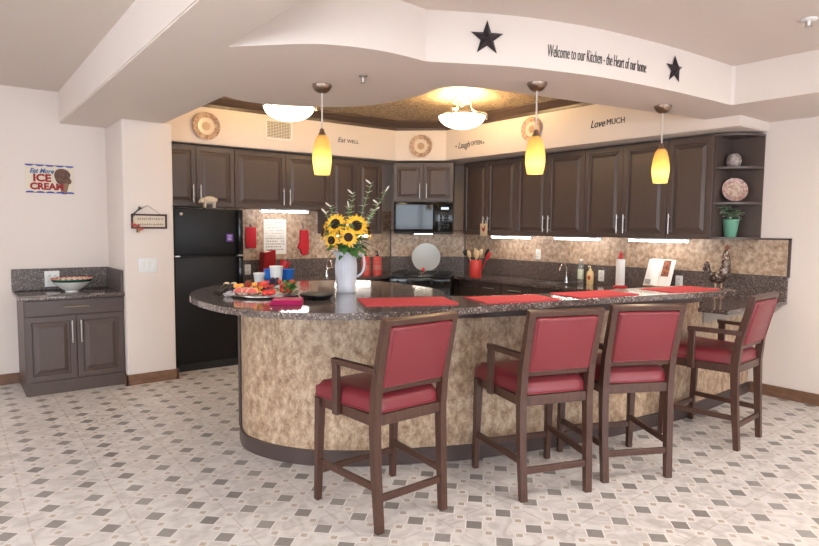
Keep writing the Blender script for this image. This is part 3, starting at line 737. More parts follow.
def lettering(label, xy, z, rz, parts, cat='lettering'):
    t = thing('wall_lettering', label, cat, (*xy, z), rz)
    for body, size, x, dz, width, shear in parts: text_on('word', body, size, x, dz, -.003, INK, t, width, shear)
    return t
lettering('black vinyl words Eat WELL on the cream soffit', on_A(-2.02), 2.545, aA, [('Eat', .085, 0, -.01, .11, .25), ('WELL', .06, .13, -.008, .17, .0)])
t = lettering('black vinyl words Laugh OFTEN on the cream soffit', on_B(-1.13), 2.52, aB, [('Laugh', .11, .035, -.02, .21, .3), ('OFTEN', .075, .26, -.005, .19, 0)])
bm = B(); ball(bm, (.0, -.002, .01), (.012, .002, .012), 8); ball(bm, (.48, -.002, .01), (.012, .002, .012), 8); obj('dots', bm, INK, t)
lettering('black vinyl words Love MUCH on the cream soffit', on_B(-3.10), 2.535, aB, [('Love', .11, 0, -.015, .17, .3), ('MUCH', .08, .185, -.005, .20, 0)])

# bulkhead lettering and stars
wl = [Vector(p) for p in welcome]
acc = [0]
for a, b in zip(wl, wl[1:]): acc.append(acc[-1] + (b - a).length)
def along(s):
    for i in range(len(wl) - 1):
        if s <= acc[i + 1] or i == len(wl) - 2:
            tt = (wl[i + 1] - wl[i]).normalized(); return wl[i] + tt * (s - acc[i]), tt
def s_at(x):
    for i in range(len(wl) - 1):
        if wl[i].x <= x <= wl[i + 1].x: return acc[i] + (x - wl[i].x) / (wl[i + 1].x - wl[i].x) * (acc[i + 1] - acc[i])
s0, s1 = s_at(-2.925), s_at(-2.11)
t = thing('wall_lettering', 'black script line Welcome to our Kitchen on the curved bulkhead between two stars', 'lettering', (*along(s0)[0], 2.535))
me = text_mesh('Welcome to our Kitchen - the Heart of our home', .09, .12, thin=-.0012)
W_ = text_width(me)
for v in me.vertices:
    a, b, c = v.co; p, tt = along(s0 + a / W_ * (s1 - s0)); n = Vector((tt.y, -tt.x))
    q = p + n * (.0035 + c) - along(s0)[0]; v.co = (q.x, q.y, b * 1.2)
me.materials.clear(); me.materials.append(INK); me.name = 'words'; link('words', me, t)
STAR = mat('dark_metal_star', (.045, .035, .04), .42, .6)
def star(label, s, z, r):
    p, tt = along(s); t = thing('barn_star', label, 'star', (p.x, p.y, z), math.atan2(tt.y, tt.x))
    bm = B(); rim = []
    for k in range(10):
        a = R_(90 + 36 * k); q = r if k % 2 == 0 else r * .40; rim.append(bm.verts.new((q * math.cos(a), -.006, q * math.sin(a))))
    c = bm.verts.new((0, -.045, 0)); b = bm.verts.new((0, -.004, 0))
    for k in range(10): bm.faces.new((rim[k], rim[(k + 1) % 10], c)); bm.faces.new((rim[(k + 1) % 10], rim[k], b))
    obj('star', bm, STAR, t, 0)
star('dark metal barn star on the bulkhead left of the welcome lettering', s_at(-3.29), 2.605, .105)
star('dark metal barn star on the bulkhead right of the welcome lettering', s_at(-1.81), 2.60, .098)

def ceiling_disc(name, label, cat, x, y, z, r, m):
    t = thing(name, label, cat, (x, y, z)); bm = B(); lathe(bm, [(r, 0), (r, -.008), (r * .6, -.014)], 20); obj('plate', bm, m, t)
    bm = B(); lathe(bm, [(r * .4, -.012), (r * .3, -.04), (r * .55, -.044), (r * .55, -.048), (0, -.05)], 14); obj('head', bm, STEEL, t)
ceiling_disc('sprinkler_head', 'small silver sprinkler head under the bulkhead near the left pendant', 'sprinkler', -3.716, -3.623, ZB, .028, STEEL)
ceiling_disc('sprinkler_head', 'small white sprinkler head in the ceiling at the upper right', 'sprinkler', -1.737, -5.439, ZM, .045, WHITE)

# ------------------------------------------------------------------ splash-wall items
def outlet(label, loc, rz, w=.075, h=.125, kind='outlet', n=1):
    t = thing('wall_outlet' if kind == 'outlet' else 'light_switch', label, kind, loc, rz)
    obj('plate', box(B(), -w / 2, w / 2, -.008, 0, -h / 2, h / 2, .003), WHITE, t)
    for i in range(n):
        x = (i - (n - 1) / 2) * .046
        if kind == 'outlet':
            for z in (-.026, .026):
                f = obj('socket', box(B(), x - .016, x + .016, -.011, -.008, z - .017, z + .017, .003), WHITE, t)
                bm = B(); box(bm, x - .008, x - .005, -.0115, -.0105, z - .004, z + .008); box(bm, x + .005, x + .008, -.0115, -.0105, z - .004, z + .008); obj('slot', bm, BLACKM, f)
        else:
            obj('rocker', box(B(), x - .015, x + .015, -.013, -.008, -.032, .032, .003), WHITE, t)
outlet('white outlet on the granite upstand right beside the refrigerator', (-3.01, -.0245, .975), 0)
outlet('white outlet on the mottled splash right of the red utensil crock', (-.0125, -1.956, 1.175), R90)
outlet('white outlet on the granite upstand between soap bottle and paper towels', (-.0245, -2.885, .972), R90)
outlet('white outlet on the granite upstand between cookbook and metal rooster', (-.0245, -3.795, .972), R90)
outlet('white double outlet on the side cabinet upstand behind the bowl', (-5.075, -.2775, .975), 0, .125, .15, n=2)
outlet('white triple light switch on the column under the hanging sign', (-4.372, -.9505, 1.12), 0, .172, .135, 'switch', 3)

def hook(parent, z):
    bm = B(); box(bm, -.012, .012, -.006, 0, z, z + .055, .003, 1); tube(bm, [(0, -.006, z + .01), (0, -.022, z), (0, -.025, z + .015)], .004, 6); return bm
t = thing('pot_holder', 'square red quilted pot holder hung beside the refrigerator', 'pot holder', (-2.965, -.0125, 1.36))
bm = B(); box(bm, -.068, .068, -.02, -.006, -.128, .125, .0065, 2); obj('pad', bm, REDMITT, t, 60); obj('hook', hook(t, .115), mat('grey_hook', (.2, .19, .19), .5), t)
bm = B(); tube(bm, [(0, -.014, .12), (.012, -.014, .135), (0, -.022, .15), (-.012, -.014, .135), (0, -.014, .12)], .003, 6); obj('loop', bm, REDMITT, t)
t = thing('oven_mitt', 'long red quilted oven mitt hung on the splash right of the white sheet', 'oven mitt', (-2.26, -.0125, 1.30))
bm = B()
for k, (z, hw, dp) in enumerate(()): pass
mp = spline([(-.052, .15), (-.055, .05), (-.062, -.02), (-.085, -.045), (-.082, -.085), (-.055, -.075), (-.050, -.12), (-.02, -.165), (.025, -.165), (.055, -.12), (.062, 0), (.055, .15)], 4)
a = [bm.verts.new((x, -.040, z)) for x, z in mp]; b = [bm.verts.new((x, -.006, z)) for x, z in mp]
f0 = bm.faces.new(a); f1 = bm.faces.new(b[::-1])
for i in range(len(mp)): bm.faces.new((a[i], b[i], b[(i + 1) % len(mp)], a[(i + 1) % len(mp)]))
bmesh.ops.bevel(bm, geom=list(f0.edges) + list(f1.edges), offset=.009, segments=3, affect='EDGES')
obj('mitt', bm, REDMITT, t, 60); obj('hook', hook(t, .165), mat('grey_hook', (.2, .19, .19), .5), t)
bm = B(); box(bm, -.057, .057, -.042, -.005, .135, .152, .004, 1); obj('cuff', bm, REDMITT, t)
t = thing('printed_sheet', 'white printed sheet taped to the splash between the red mitts', 'poster', (-2.646, -.0125, 1.368))
obj('paper', box(B(), -.15, .15, -.003, 0, -.215, .215), PAPER, t)
rnd = random.Random(3); bm = B(); GPRINT = mat('grey_print', (.42, .38, .36), .8)
for r in range(11):
    x = -.125; z = .175 - r * .034
    while x < .115:
        w_ = rnd.uniform(.008, .03)
        if rnd.random() < .8: box(bm, x, min(x + w_, .125), -.0040, -.0029, z, z + (.007 if r < 6 else .016))
        x += w_ + .010
    obj('printed_line', bm, GPRINT, t); bm = B()
bm.free()

# ------------------------------------------------------------------ alcove wall sign, column sign, bowl
t = thing('wall_sign', 'rectangular cream Eat More ICE CREAM sign with a chocolate cone on the alcove wall', 'sign', (-5.06, -.2505, 1.922))
obj('board', box(B(), -.2, .2, -.006, 0, -.142, .142), mat('cream_sign', (.76, .66, .52), .6), t)
SBLUE = mat('sign_blue', (.06, .07, .36), .6)
for z, s in ((.128, 1), (-.132, -1)):
    bm = B(); box(bm, -.2, .2, -.008, -.006, z, z + .006)
    for k in range(5):
        cx = -.165 + k * .0825; pl = [(cx + .035 * math.cos(R_(q)), .011 * math.sin(R_(q))) for q in range(180, 361, 20)]
        vv = [bm.verts.new((x, -.0078, (z if s > 0 else z + .006) + (zz if s > 0 else -zz) )) for x, zz in pl]; bm.faces.new(vv)
    obj('scalloped_border', bm, SBLUE, t)
text_on('words', 'Eat More', .06, -.165, .055, -.008, mat('sign_script_blue', (.05, .12, .32), .6), t, .20, .35, .0018)
SR = mat('sign_red', (.33, .02, .025), .6)
text_on('words', 'ICE', .095, -.14, -.022, -.008, SR, t, .15, 0, .004); text_on('words', 'CREAM', .085, -.165, -.098, -.0095, SR, t, .275, 0, .004)
CHOC = noise_mat('printed_chocolate', [(.35, (.075, .03, .018)), (.65, (.19, .09, .06))], 40, 4, .6)
bm = B()
pl = spline([(.045, .0), (.035, .045), (.055, .09), (.10, .105), (.15, .09), (.172, .05), (.165, .02), (.18, -.01), (.165, -.04), (.13, -.03), (.09, -.045), (.06, -.03)], 4, True)
v = [bm.verts.new((x, -.0085, z)) for x, z in pl]; v2 = [bm.verts.new((x, -.006, z)) for x, z in pl]; bm.faces.new(v); n = len(v)
for i in range(n): bm.faces.new((v[i], v2[i], v2[(i + 1) % n], v[(i + 1) % n]))
obj('scoop', bm, CHOC, t)
bm = B(); v = [bm.verts.new((x, -.0075, z)) for x, z in ((.07, -.03), (.16, -.03), (.135, -.138), (.095, -.138))]; bm.faces.new(v); obj('cone', bm, mat('printed_cone', (.27, .15, .085), .6), t)

t = thing('hanging_sign', 'small framed two-line sign hung by a wire on the column, with red and dark ornaments', 'sign', (-4.353, -.9505, 1.53))
bm = B()
for a in ((-.158, .158, .052, .068), (-.158, .158, -.068, -.052), (-.158, -.142, -.068, .068), (.142, .158, -.068, .068)): box(bm, a[0], a[1], -.018, -.002, a[2], a[3], .002, 1)
obj('frame', bm, mat('dark_red_brown_frame', (.075, .025, .02), .5), t)
obj('board', box(B(), -.145, .145, -.008, -.002, -.055, .055), mat('cream_board', (.72, .60, .47), .7), t)
rnd = random.Random(9); bm = B()
for z, hgt in ((.012, .026), (-.036, .018)):
    x = -.10
    while x < .115:
        w_ = rnd.uniform(.006, .016)
        bar(bm, (x, -.0085, z), (x + w_ * .4, -.0085, z + hgt * rnd.uniform(.7, 1)), .005, .0012, (0, 1, 0), 0)
        if rnd.random() < .6: bar(bm, (x, -.0085, z + hgt * .4), (x + w_, -.0085, z + hgt * .5), .005, .0012, (0, 1, 0), 0)
        x += w_ + .006
obj('faded_lettering', bm, mat('faded_dark_ink', (.14, .11, .09), .8), t)
bm = B(); tube(bm, [(-.15, -.006, .065), (-.01, -.004, .148), (.10, -.006, .065)], .0022, 5); obj('wire', bm, BRONZE, t)
bm = B(); tube(bm, [(-.15, -.02, .03), (-.13, -.024, .075), (-.09, -.022, .11)], .006, 6); tube(bm, [(-.095, -.022, .10), (-.085, -.022, .125), (-.065, -.02, .12)], [.008, .016, .005], 6); obj('dark_sprig', bm, mat('dark_grey_green', (.05, .06, .05), .6), t)
bm = B()
for k in range(7): ball(bm, (-.155 + .014 * k + rnd.uniform(-.004, .004), -.024, -.03 - .006 * k + rnd.uniform(-.012, .012)), .013, 8)
obj('red_berries', bm, mat('dusty_red', (.45, .10, .08), .6), t)
bm = B(); lathe(bm, [(.003, .02), (.010, .012), (.016, -.012), (.018, -.016)], 12, (-.105, -.022, -.088)); obj('bell', bm, BRONZE, t)

GREENB = mat('dark_green_glaze', (.012, .075, .05), .25)
t = thing('serving_bowl', 'white bowl with a green band and red patterned rim on the side cabinet', 'bowl', (-4.955, -.60, Z1C))
bm = B(); lathe(bm, [(.055, 0), (.055, .012), (.085, .03), (.130, .065), (.156, .096), (.150, .096), (.124, .068), (.08, .036), (0, .022)], 36, caps=False); obj('bowl', bm, mat('white_glaze', (.78, .75, .70), .2), t)
bm = B(); lathe(bm, [(.1565, .0965), (.168, .116), (.165, .120), (.150, .0965)], 36, caps=False); obj('green_band', bm, GREENB, t)
bm = B(); lathe(bm, [(.1645, .1205), (.170, .123), (.163, .127), (.148, .104), (.149, .0975), (.1645, .1205)], 36, caps=False); rm = obj('rim', bm, mat('cream_rim', (.80, .72, .60), .3), t)
bm = B()
for k in range(22):
    a = k * 2 * math.pi / 22; ball(bm, (.160 * math.cos(a), .160 * math.sin(a), .1245), (.014, .014, .006), 8)
obj('red_pattern', bm, mat('red_orange_glaze', (.60, .12, .04), .3), rm)

# ------------------------------------------------------------------ refrigerator top, plaques
t = thing('animal_figurine', 'cream four-legged animal figurine standing on top of the refrigerator', 'figurine', (-3.665, -.60, 1.668))
bm = B(); ball(bm, (.01, 0, .095), (.075, .035, .042), 14); ball(bm, (-.078, -.008, .085), (.028, .022, .024), 10); ball(bm, (-.10, -.01, .072), (.016, .014, .013), 8)
for x in (-.045, .055):
    for y in (-.018, .018): tube(bm, [(x, y, .08), (x, y, .012)], [.014, .010], 8)
ball(bm, (.085, 0, .10), (.008, .006, .02), 6)
for s in (-1, 1): ball(bm, (-.07, s * .022 - .008, .108), (.012, .006, .008), 6)
obj('body', bm, mat('cream_wool', (.66, .56, .44), .8, bump=(90, .6, .004)), t, 60)
for x in (-.045, .055):
    for y in (-.018, .018):
        bm = B(); tube(bm, [(x, y, .014), (x, y, 0)], [.0105, .013], 8); obj('hoof', bm, mat('dark_hoof', (.05, .035, .03), .6), t, label='dark hoof')
bm = B(); 
t = thing('rooster_plaque', 'small cream plaque with a red rooster hung on the upper cabinet handles', 'plaque', (-.40, -1.385, 1.44), R90)
obj('board', prism(B(), [(-.062, -.01), (.062, -.01), (.062, -.002), (-.062, -.002)], -.045, .115, .002), mat('cream_plaque', (.70, .55, .36), .6), t)
bm = B()
pl = spline([(-.03, .045), (-.035, .075), (-.022, .062), (-.005, .055), (.012, .068), (.018, .09), (.03, .08), (.025, .05), (.018, .025), (.0, .012), (-.018, .022)], 3, True)
v = [bm.verts.new((x, -.012, z)) for x, z in pl]; bm.faces.new(v); obj('rooster', bm, mat('rooster_red', (.36, .03, .03), .6), t)
bm = B(); tube(bm, [(-.03, -.006, .115), (-.03, -.006, .155)], .004, 6); tube(bm, [(.03, -.006, .115), (.03, -.006, .155)], .004, 6); obj('strap', bm, mat('cream_cord', (.7, .6, .45), .7), t)

# ------------------------------------------------------------------ rear counter items
t = thing('napkin_box', 'red tapered box holding white paper napkins on the rear counter behind the cups', 'box', (-2.86, -.25, Z1C))
bm = B(); a = [bm.verts.new((x, y, 0)) for x, y in ((-.085, -.06), (.085, -.06), (.085, .06), (-.085, .06))]; b = [bm.verts.new((x, y, z)) for x, y, z in ((-.06, -.075, .315), (.075, -.075, .345), (.075, .075, .345), (-.06, .075, .315))]
bm.faces.new(a[::-1])
for i in range(4): bm.faces.new((a[i], a[(i + 1) % 4], b[(i + 1) % 4], b[i]))
bmesh.ops.solidify(bm, geom=list(bm.faces), thickness=.004); obj('box', bm, REDPL, t)
bm = B()
for k in range(5): box(bm, -.06 + k * .004, .065, -.055 + k * .024, -.046 + k * .024, .05, .335 - k * .004)
obj('napkins', bm, PAPER, t)
t = tag(obj('plastic_cup', lathe(B(), [(.04, 0), (.062, .20), (.066, .203), (.062, .206), (.058, .20), (.037, .006), (0, .006)], 24, caps=False), REDPL), 'red plastic cup tipped beside the red napkin box', 'cup'); t.location = (-2.70, -.27, Z1C + .09); t.rotation_euler = (0, R_(24), 0)
t.location = (-2.715, -.27, Z1C + .018)
def bottle(label, x, y):
    t = thing('pump_bottle', label, 'bottle', (x, y, Z1C), 0, 'red bottles on the rear counter')
    bm = B(); lathe(bm, [(.055, 0), (.060, .006), (.060, .14), (.056, .17), (.058, .19), (.051, .225), (.033, .245), (.018, .25)], 24); obj('body', bm, mat('red_bottle', (.66, .075, .06), .3), t)
    bm = B(); lathe(bm, [(.0585, .166), (.0585, .176)], 24, caps=False); lathe(bm, [(.061, .07), (.061, .135)], 24, caps=False); obj('band', bm, mat('pale_red_band', (.62, .17, .13), .4), t)
    bm = B(); lathe(bm, [(.02, .25), (.02, .268), (.008, .27), (.007, .305)], 14); tube(bm, [(0, 0, .305), (-.03, -.012, .31), (-.04, -.016, .30)], .007, 6); obj('pump', bm, BLACKM, t)
bottle('red pump bottle nearer the pitcher handle, of the pair', -1.56, -.40); bottle('red pump bottle nearer the range, of the pair', -1.40, -.43)
SPECK = noise_mat('speckled_enamel', [(.42, (.30, .29, .28)), (.58, (.70, .69, .66))], 15, 6, .4, speck=(38, .88, (.30, .29, .28)))
t = thing('serving_platter', 'round speckled grey white platter standing upright behind the range', 'platter', (-.672, -.547, .900), R_(-43))
T = Matrix.Translation((0, .02, .19)) @ Matrix.Rotation(R_(-12), 4, 'X') @ FACE
disc_part('dish', [(0, .002), (.14, .002), (.165, .012), (.192, .020), (.192, .014), (.16, 0), (0, -.006)], SPECK, t, T, 40)
disc_part('rim', [(.190, .015), (.197, .017), (.195, .023), (.189, .0205)], mat('grey_enamel_rim', (.30, .32, .34), .4), t, T, 40)
t = thing('platter_stand', 'low white stand with a red block holding up the round platter', 'stand', (-.705, -.580, Z1C), R_(-43))
bm = B(); lathe(bm, [(.08, 0), (.08, .012), (.07, .025), (0, .025)], 24); obj('base', bm, WHITE, t)
obj('block', box(B(), -.05, -.01, -.07, -.035, .025, .085, .004), REDPL, t)
bm = B(); bar(bm, (-.06, .02, .026), (-.06, .10, .20), .012, .012); bar(bm, (.06, .02, .026), (.06, .10, .20), .012, .012); obj('prop', bm, WHITE, t)
CX, CY = -.575, -1.42
t = thing('utensil_crock', 'red cylindrical crock full of cooking utensils right of the range', 'crock', (CX, CY, Z1C))
bm = B(); lathe(bm, [(.071, 0), (.075, .006), (.078, .215), (.075, .222), (.070, .215), (.068, .012), (0, .012)], 28, caps=False); lathe(bm, [(.071, 0), (0, 0)], 28, caps=False); obj('crock', bm, mat('red_crock_glaze', (.66, .055, .045), .3), t)
WOODS = mat('pale_spoon_wood', (.76, .57, .34), .6)
def utensil(name, label, dx, dy, lean, h, m, head, group):
    # stands in the crock: handle starts near its floor
    t = thing(name, label, 'utensil', (CX + dx, CY + dy, Z1C + .014), 0, group)
    p0 = Vector((0, 0, 0)); p1 = Vector((lean[0], lean[1], h)); bm = B(); tube(bm, [p0, p1], [.006, .0055], 8); obj('handle', bm, m, t)
    dirv = (p1 - p0).normalized(); q = dirv.to_track_quat('Z', 'Y').to_matrix().to_4x4()
    bm = B()
    if head == 'spoon': ball(bm, (0, 0, .035), (.032, .026, .048), 12)
    elif head == 'spatula': ball(bm, (0, 0, .045), (.030, .024, .062), 12)
    elif head == 'ladle': ball(bm, (0, 0, .03), (.046, .036, .042), 12)
    bmesh.ops.transform(bm, matrix=Matrix.Translation(p1) @ Matrix.Rotation(R_(38), 4, 'Z') @ q if False else Matrix.Translation(p1) @ q, verts=bm.verts)
    obj('head', bm, m, t)
g = 'utensils in the red crock'
utensil('wooden_spoon', 'pale wooden spoon leaning left in the red crock', -.01, .01, (-.04, .05), .25, WOODS, 'spoon', g)
utensil('wooden_spatula', 'pale wooden spatula upright in the middle of the red crock', 0, -.01, (-.012, .0), .25, WOODS, 'spatula', g)
utensil('wooden_spoon', 'pale wooden spoon leaning right in the red crock', .012, -.02, (.016, -.035), .27, WOODS, 'spoon', g)
utensil('wooden_spatula', 'pale wooden spatula leaning slightly right at the front of the red crock', -.02, -.02, (-.002, -.022), .235, WOODS, 'spatula', g)
utensil('ladle', 'black ladle at the left of the red crock', -.005, .028, (-.06, .075), .27, BLACKM, 'ladle', g)
utensil('ladle', 'black serving spoon at the rear of the red crock', .025, .012, (.03, .03), .28, BLACKM, 'ladle', g)
utensil('slotted_spatula', 'black spatula leaning right in the red crock', .02, -.03, (.05, -.075), .255, BLACKM, 'spatula', g)
utensil('red_spatula', 'red spatula farthest right in the crock', .005, -.035, (.06, -.095), .225, REDPL, 'spatula', g)

t = thing('glass_bottle', 'tall clear bottle with a pale label beside the sink faucet', 'bottle', (-.08, -2.645, Z1C))
bm = B(); lathe(bm, [(.032, 0), (.034, .006), (.034, .20), (.022, .225), (.012, .24), (.012, .262)], 20); obj('body', bm, mat('clear_glass', (.85, .88, .85), .05, trans=.85), t)
bm = B(); lathe(bm, [(.0345, .05), (.0345, .16)], 20, caps=False); obj('label_band', bm, mat('pale_green_label', (.62, .66, .52), .6), t); bm = B(); lathe(bm, [(.014, .26), (.014, .278)], 14); obj('cap', bm, WHITE, t)
t = thing('soap_bottle', 'yellow hand soap bottle with a red label near the sink', 'bottle', (-.08, -2.775, Z1C))
bm = B(); lathe(bm, [(.036, 0), (.04, .008), (.04, .12), (.03, .145), (.014, .155)], 22); obj('body', bm, mat('amber_soap', (.80, .58, .28), .25), t)
bm = B(); ball(bm, (-.037, -.012, .075), (.008, .02, .026), 10); obj('label_spot', bm, mat('soap_label_red', (.55, .06, .04), .5), t)
bm = B(); lathe(bm, [(.015, .155), (.015, .172), (.006, .175), (.006, .20)], 12); tube(bm, [(0, 0, .20), (-.03, 0, .205), (-.038, 0, .197)], .006, 6); obj('pump', bm, mat('pale_yellow_pump', (.82, .72, .45), .4), t)
t = thing('paper_towel_holder', 'white paper towel roll on a red holder in front of the right splash', 'paper towels', (-.11, -3.18, Z1C))
bm = B(); lathe(bm, [(.076, 0), (.078, .008), (.070, .016), (.012, .02)], 28); obj('base', bm, REDPL, t)
bm = B(); tube(bm, [(0, 0, .015), (0, 0, .325)], .008, 10); lathe(bm, [(.03, .318), (.03, .326), (.012, .335), (.012, .345), (.020, .36), (.012, .378), (0, .382)], 18); obj('post', bm, REDPL, t)
bm = B(); lathe(bm, [(.016, .022), (.047, .022), (.047, .30), (.016, .30), (.016, .022)], 30, caps=False); obj('roll', bm, PAPER, t)

t = thing('cookbook_stand', 'open cookbook with a food photo on a stand against the right splash', 'book', (-.19, -3.66, Z1C), R90)
LEAN = Matrix.Translation((0, -.03, .055)) @ Matrix.Rotation(R_(-22), 4, 'X')
bm = B(); box(bm, -.13, .13, .004, .012, -.01, .22); box(bm, -.13, .13, -.03, .004, -.016, -.008); bmesh.ops.transform(bm, matrix=LEAN, verts=bm.verts)
bar(bm, (-.09, -.05, 0), (-.09, -.035, .05), .012, .012); bar(bm, (.09, -.05, 0), (.09, -.035, .05), .012, .012); bar(bm, (0, .15, 0), (0, .055, .2), .012, .012); obj('stand', bm, BRONZE, t)
for s in (-1, 1):
    bm = B(); N = 8
    up_ = []; lo = []
    for k in range(N + 1):
        x = s * .142 * k / N; y = -.004 - .018 * math.sin(math.pi * min(1, k / N * 1.1)) ** .8 if k else -.006
        up_.append((x, y))
    pl = up_ + [(x, .003) for x, y in up_[::-1]]
    prism(bm, pl, 0, .285); bmesh.ops.transform(bm, matrix=LEAN, verts=bm.verts); pg = obj('pages', bm, PAPER, t, 50)
    bm = B()
    if s > 0: box(bm, .035, .11, -.0245, -.0225, .10, .27)
    else:
        box(bm, -.125, -.06, -.0245, -.0225, .01, .06)
    bmesh.ops.transform(bm, matrix=LEAN, verts=bm.verts)
    obj('photo', bm, noise_mat('food_photo', [(.4, (.10, .03, .015)), (.6, (.40, .12, .06))], 25, 4, .5) if s > 0 else mat('grey_photo', (.30, .28, .27), .6), pg)

t = thing('rooster_statue', 'dark metal rooster statue standing on the counter end by the right wall', 'statue', (-.24, -4.28, Z1C), R90)
t.scale = (.76, .9, .92)
RM = noise_mat('mottled_rooster_metal', [(.38, (.02, .015, .014)), (.52, (.13, .08, .06)), (.66, (.60, .52, .45))], 30, 5, .3, metal=.5)
bm = B()
tube(bm, spline([(-.10, 0, .22), (-.06, 0, .20), (0, 0, .20), (.055, 0, .235), (.08, 0, .30), (.082, 0, .37), (.078, 0, .425), (.085, 0, .455), (.10, 0, .468)], 4),
     [.02] + [.03 + .035 * math.sin(min(1, i / 13) * math.pi / 1.6) for i in range(1, 14)] + [.062 - .038 * ((i) / 18) for i in range(19)], 14)
obj('body', bm, RM, t, 60)
bm = B(); tube(bm, [(.10, 0, .468), (.135, 0, .462)], [.012, .002], 8); obj('beak', bm, PLATE_TAN, t)
bm = B()
for x, z, r in ((.07, .50, .014), (.088, .512, .016), (.105, .503, .012)): ball(bm, (x, 0, z), (r, .005, r * 1.3), 8)
DRC = mat('dull_red_comb', (.30, .10, .06), .5); obj('comb', bm, DRC, t); obj('wattle', ball(B(), (.108, 0, .432), (.010, .006, .02), 8), DRC, t)
rr = random.Random(5)
for k in range(6):
    bm = B(); a = .1 + .05 * k
    tube(bm, spline([(-.08, (k % 3 - 1) * .016, .22), (-.11 - .008 * k, (k % 3 - 1) * .02, .28 + .012 * k), (-.15 - .004 * k, (k % 3 - 1) * .022, .33 - .006 * k + .01 * (k % 2)), (-.185 + .01 * k, (k % 3 - 1) * .024, .26 - .012 * k)], 4), [.008, .011, .013, .014, .015, .015, .014, .013, .011, .009, .007, .005, .003], 8)
    obj('tail_feather', bm, RM if k != 2 else mat('pale_feather', (.62, .58, .54), .5), t)
for s in (-1, 1):
    bm = B(); tube(bm, [(.0 + .02 * s, s * .025, .16), (.01 + .02 * s, s * .03, .06), (.0 + .02 * s, s * .03, .01)], [.012, .007, .006], 8)
    for d in ((.04, 0), (.03, .025), (.03, -.025), (-.03, 0)): tube(bm, [(.02 * s, s * .03, .008), (.02 * s + d[0], s * .03 + d[1], .005)], [.006, .003], 6)
    obj('leg', bm, PLATE_TAN, t)
bm = B(); ball(bm, (-.01, -.055, .215), (.07, .014, .042), 12, Matrix.Rotation(R_(12), 4, 'Y')); obj('wing', bm, RM, t, 60); obj('wing', ball(B(), (-.01, .055, .215), (.07, .014, .042), 12), RM, t, 60)

# ------------------------------------------------------------------ things on the corner shelf
SX, SY = -.145, -4.325
t = thing('round_jar', 'small round speckled jar on the top tier of the corner shelf', 'jar', (SX, SY, 2.062))
bm = B(); lathe(bm, [(.035, 0), (.055, .02), (.066, .06), (.056, .10), (.035, .12), (.03, .125), (.027, .12), (.02, .09), (0, .09)], 24, caps=False); obj('jar', bm, noise_mat('speckled_pottery', [(.4, (.22, .16, .14)), (.6, (.55, .47, .43))], 30, 4, .4), t)
t = thing('display_plate', 'round brown patterned plate leaning on the middle tier of the corner shelf', 'plate', (SX - .03, SY - .04, 1.745), R_(-50))
T = Matrix.Translation((0, .03, .112)) @ Matrix.Rotation(R_(-14), 4, 'X') @ FACE; r = .109
disc_part('rim', [(r * .55, 0), (r * .62, .008), (r * .98, .02), (r, .021), (r, .016), (r * .6, -.004)], noise_mat('rose_brown_rim', [(.35, (.28, .12, .09)), (.6, (.60, .42, .36))], 40, 4, .3), t, T)
disc_part('centre', [(0, .006), (r * .3, .006), (r * .63, .009), (r * .63, 0), (0, 0)], noise_mat('floral_centre', [(.4, (.36, .20, .14)), (.6, (.64, .52, .42))], 50, 4, .3), t, T)
t = thing('potted_plant', 'leafy green plant in a sage green pot on the bottom tier of the corner shelf', 'plant', (SX, SY, 1.430))
bm = B(); lathe(bm, [(.048, 0), (.050, .004), (.070, .158), (.072, .161), (.068, .163), (.062, .15), (0, .145)], 24, caps=False); lathe(bm, [(.048, 0), (0, 0)], 24, caps=False); obj('pot', bm, mat('sage_green_glaze', (.16, .38, .26), .4), t)
def leaf(bm, p, d, L, wd, droop=.3, fold=.15):
    d = Vector(d).normalized(); s = d.cross(Vector((0, 0, 1)))
    if s.length < .05: s = Vector((1, 0, 0))
    s.normalize(); n = s.cross(d); rows = []
    for k in range(5):
        q = k / 4; c = Vector(p) + d * L * q - Vector((0, 0, 1)) * droop * L * q * q
        ww = wd * math.sin(math.pi * (.08 + .90 * q)) ** .8
        rows.append([bm.verts.new(c - s * ww / 2 + n * fold * ww), bm.verts.new(c), bm.verts.new(c + s * ww / 2 + n * fold * ww)])
    for A, C in zip(rows, rows[1:]):
        for j in range(2): bm.faces.new((A[j], A[j + 1], C[j + 1], C[j]))
rl_ = random.Random(11); bm = B(); bs = B()
for k in range(12):
    a = k * 2.4; q = rl_.uniform(.03, .11); top = Vector((q * math.cos(a), q * math.sin(a), rl_.uniform(.20, .29)))
    if top.x > .10: top.x = .10
    tube(bs, [(0, 0, .15), top * .6 + Vector((0, 0, .07)), top], .003, 5)
    for j in range(9):
        b_ = rl_.uniform(0, 6.28); leaf(bm, top * rl_.uniform(.75, 1), (math.cos(b_), math.sin(b_), rl_.uniform(-.1, .5)), rl_.uniform(.045, .07), .028)
obj('stems', bs, GREEN, t); obj('foliage', bm, mat('grey_green_leaf', (.48, .56, .42), .5, var=.4), t, 0, keep=True)
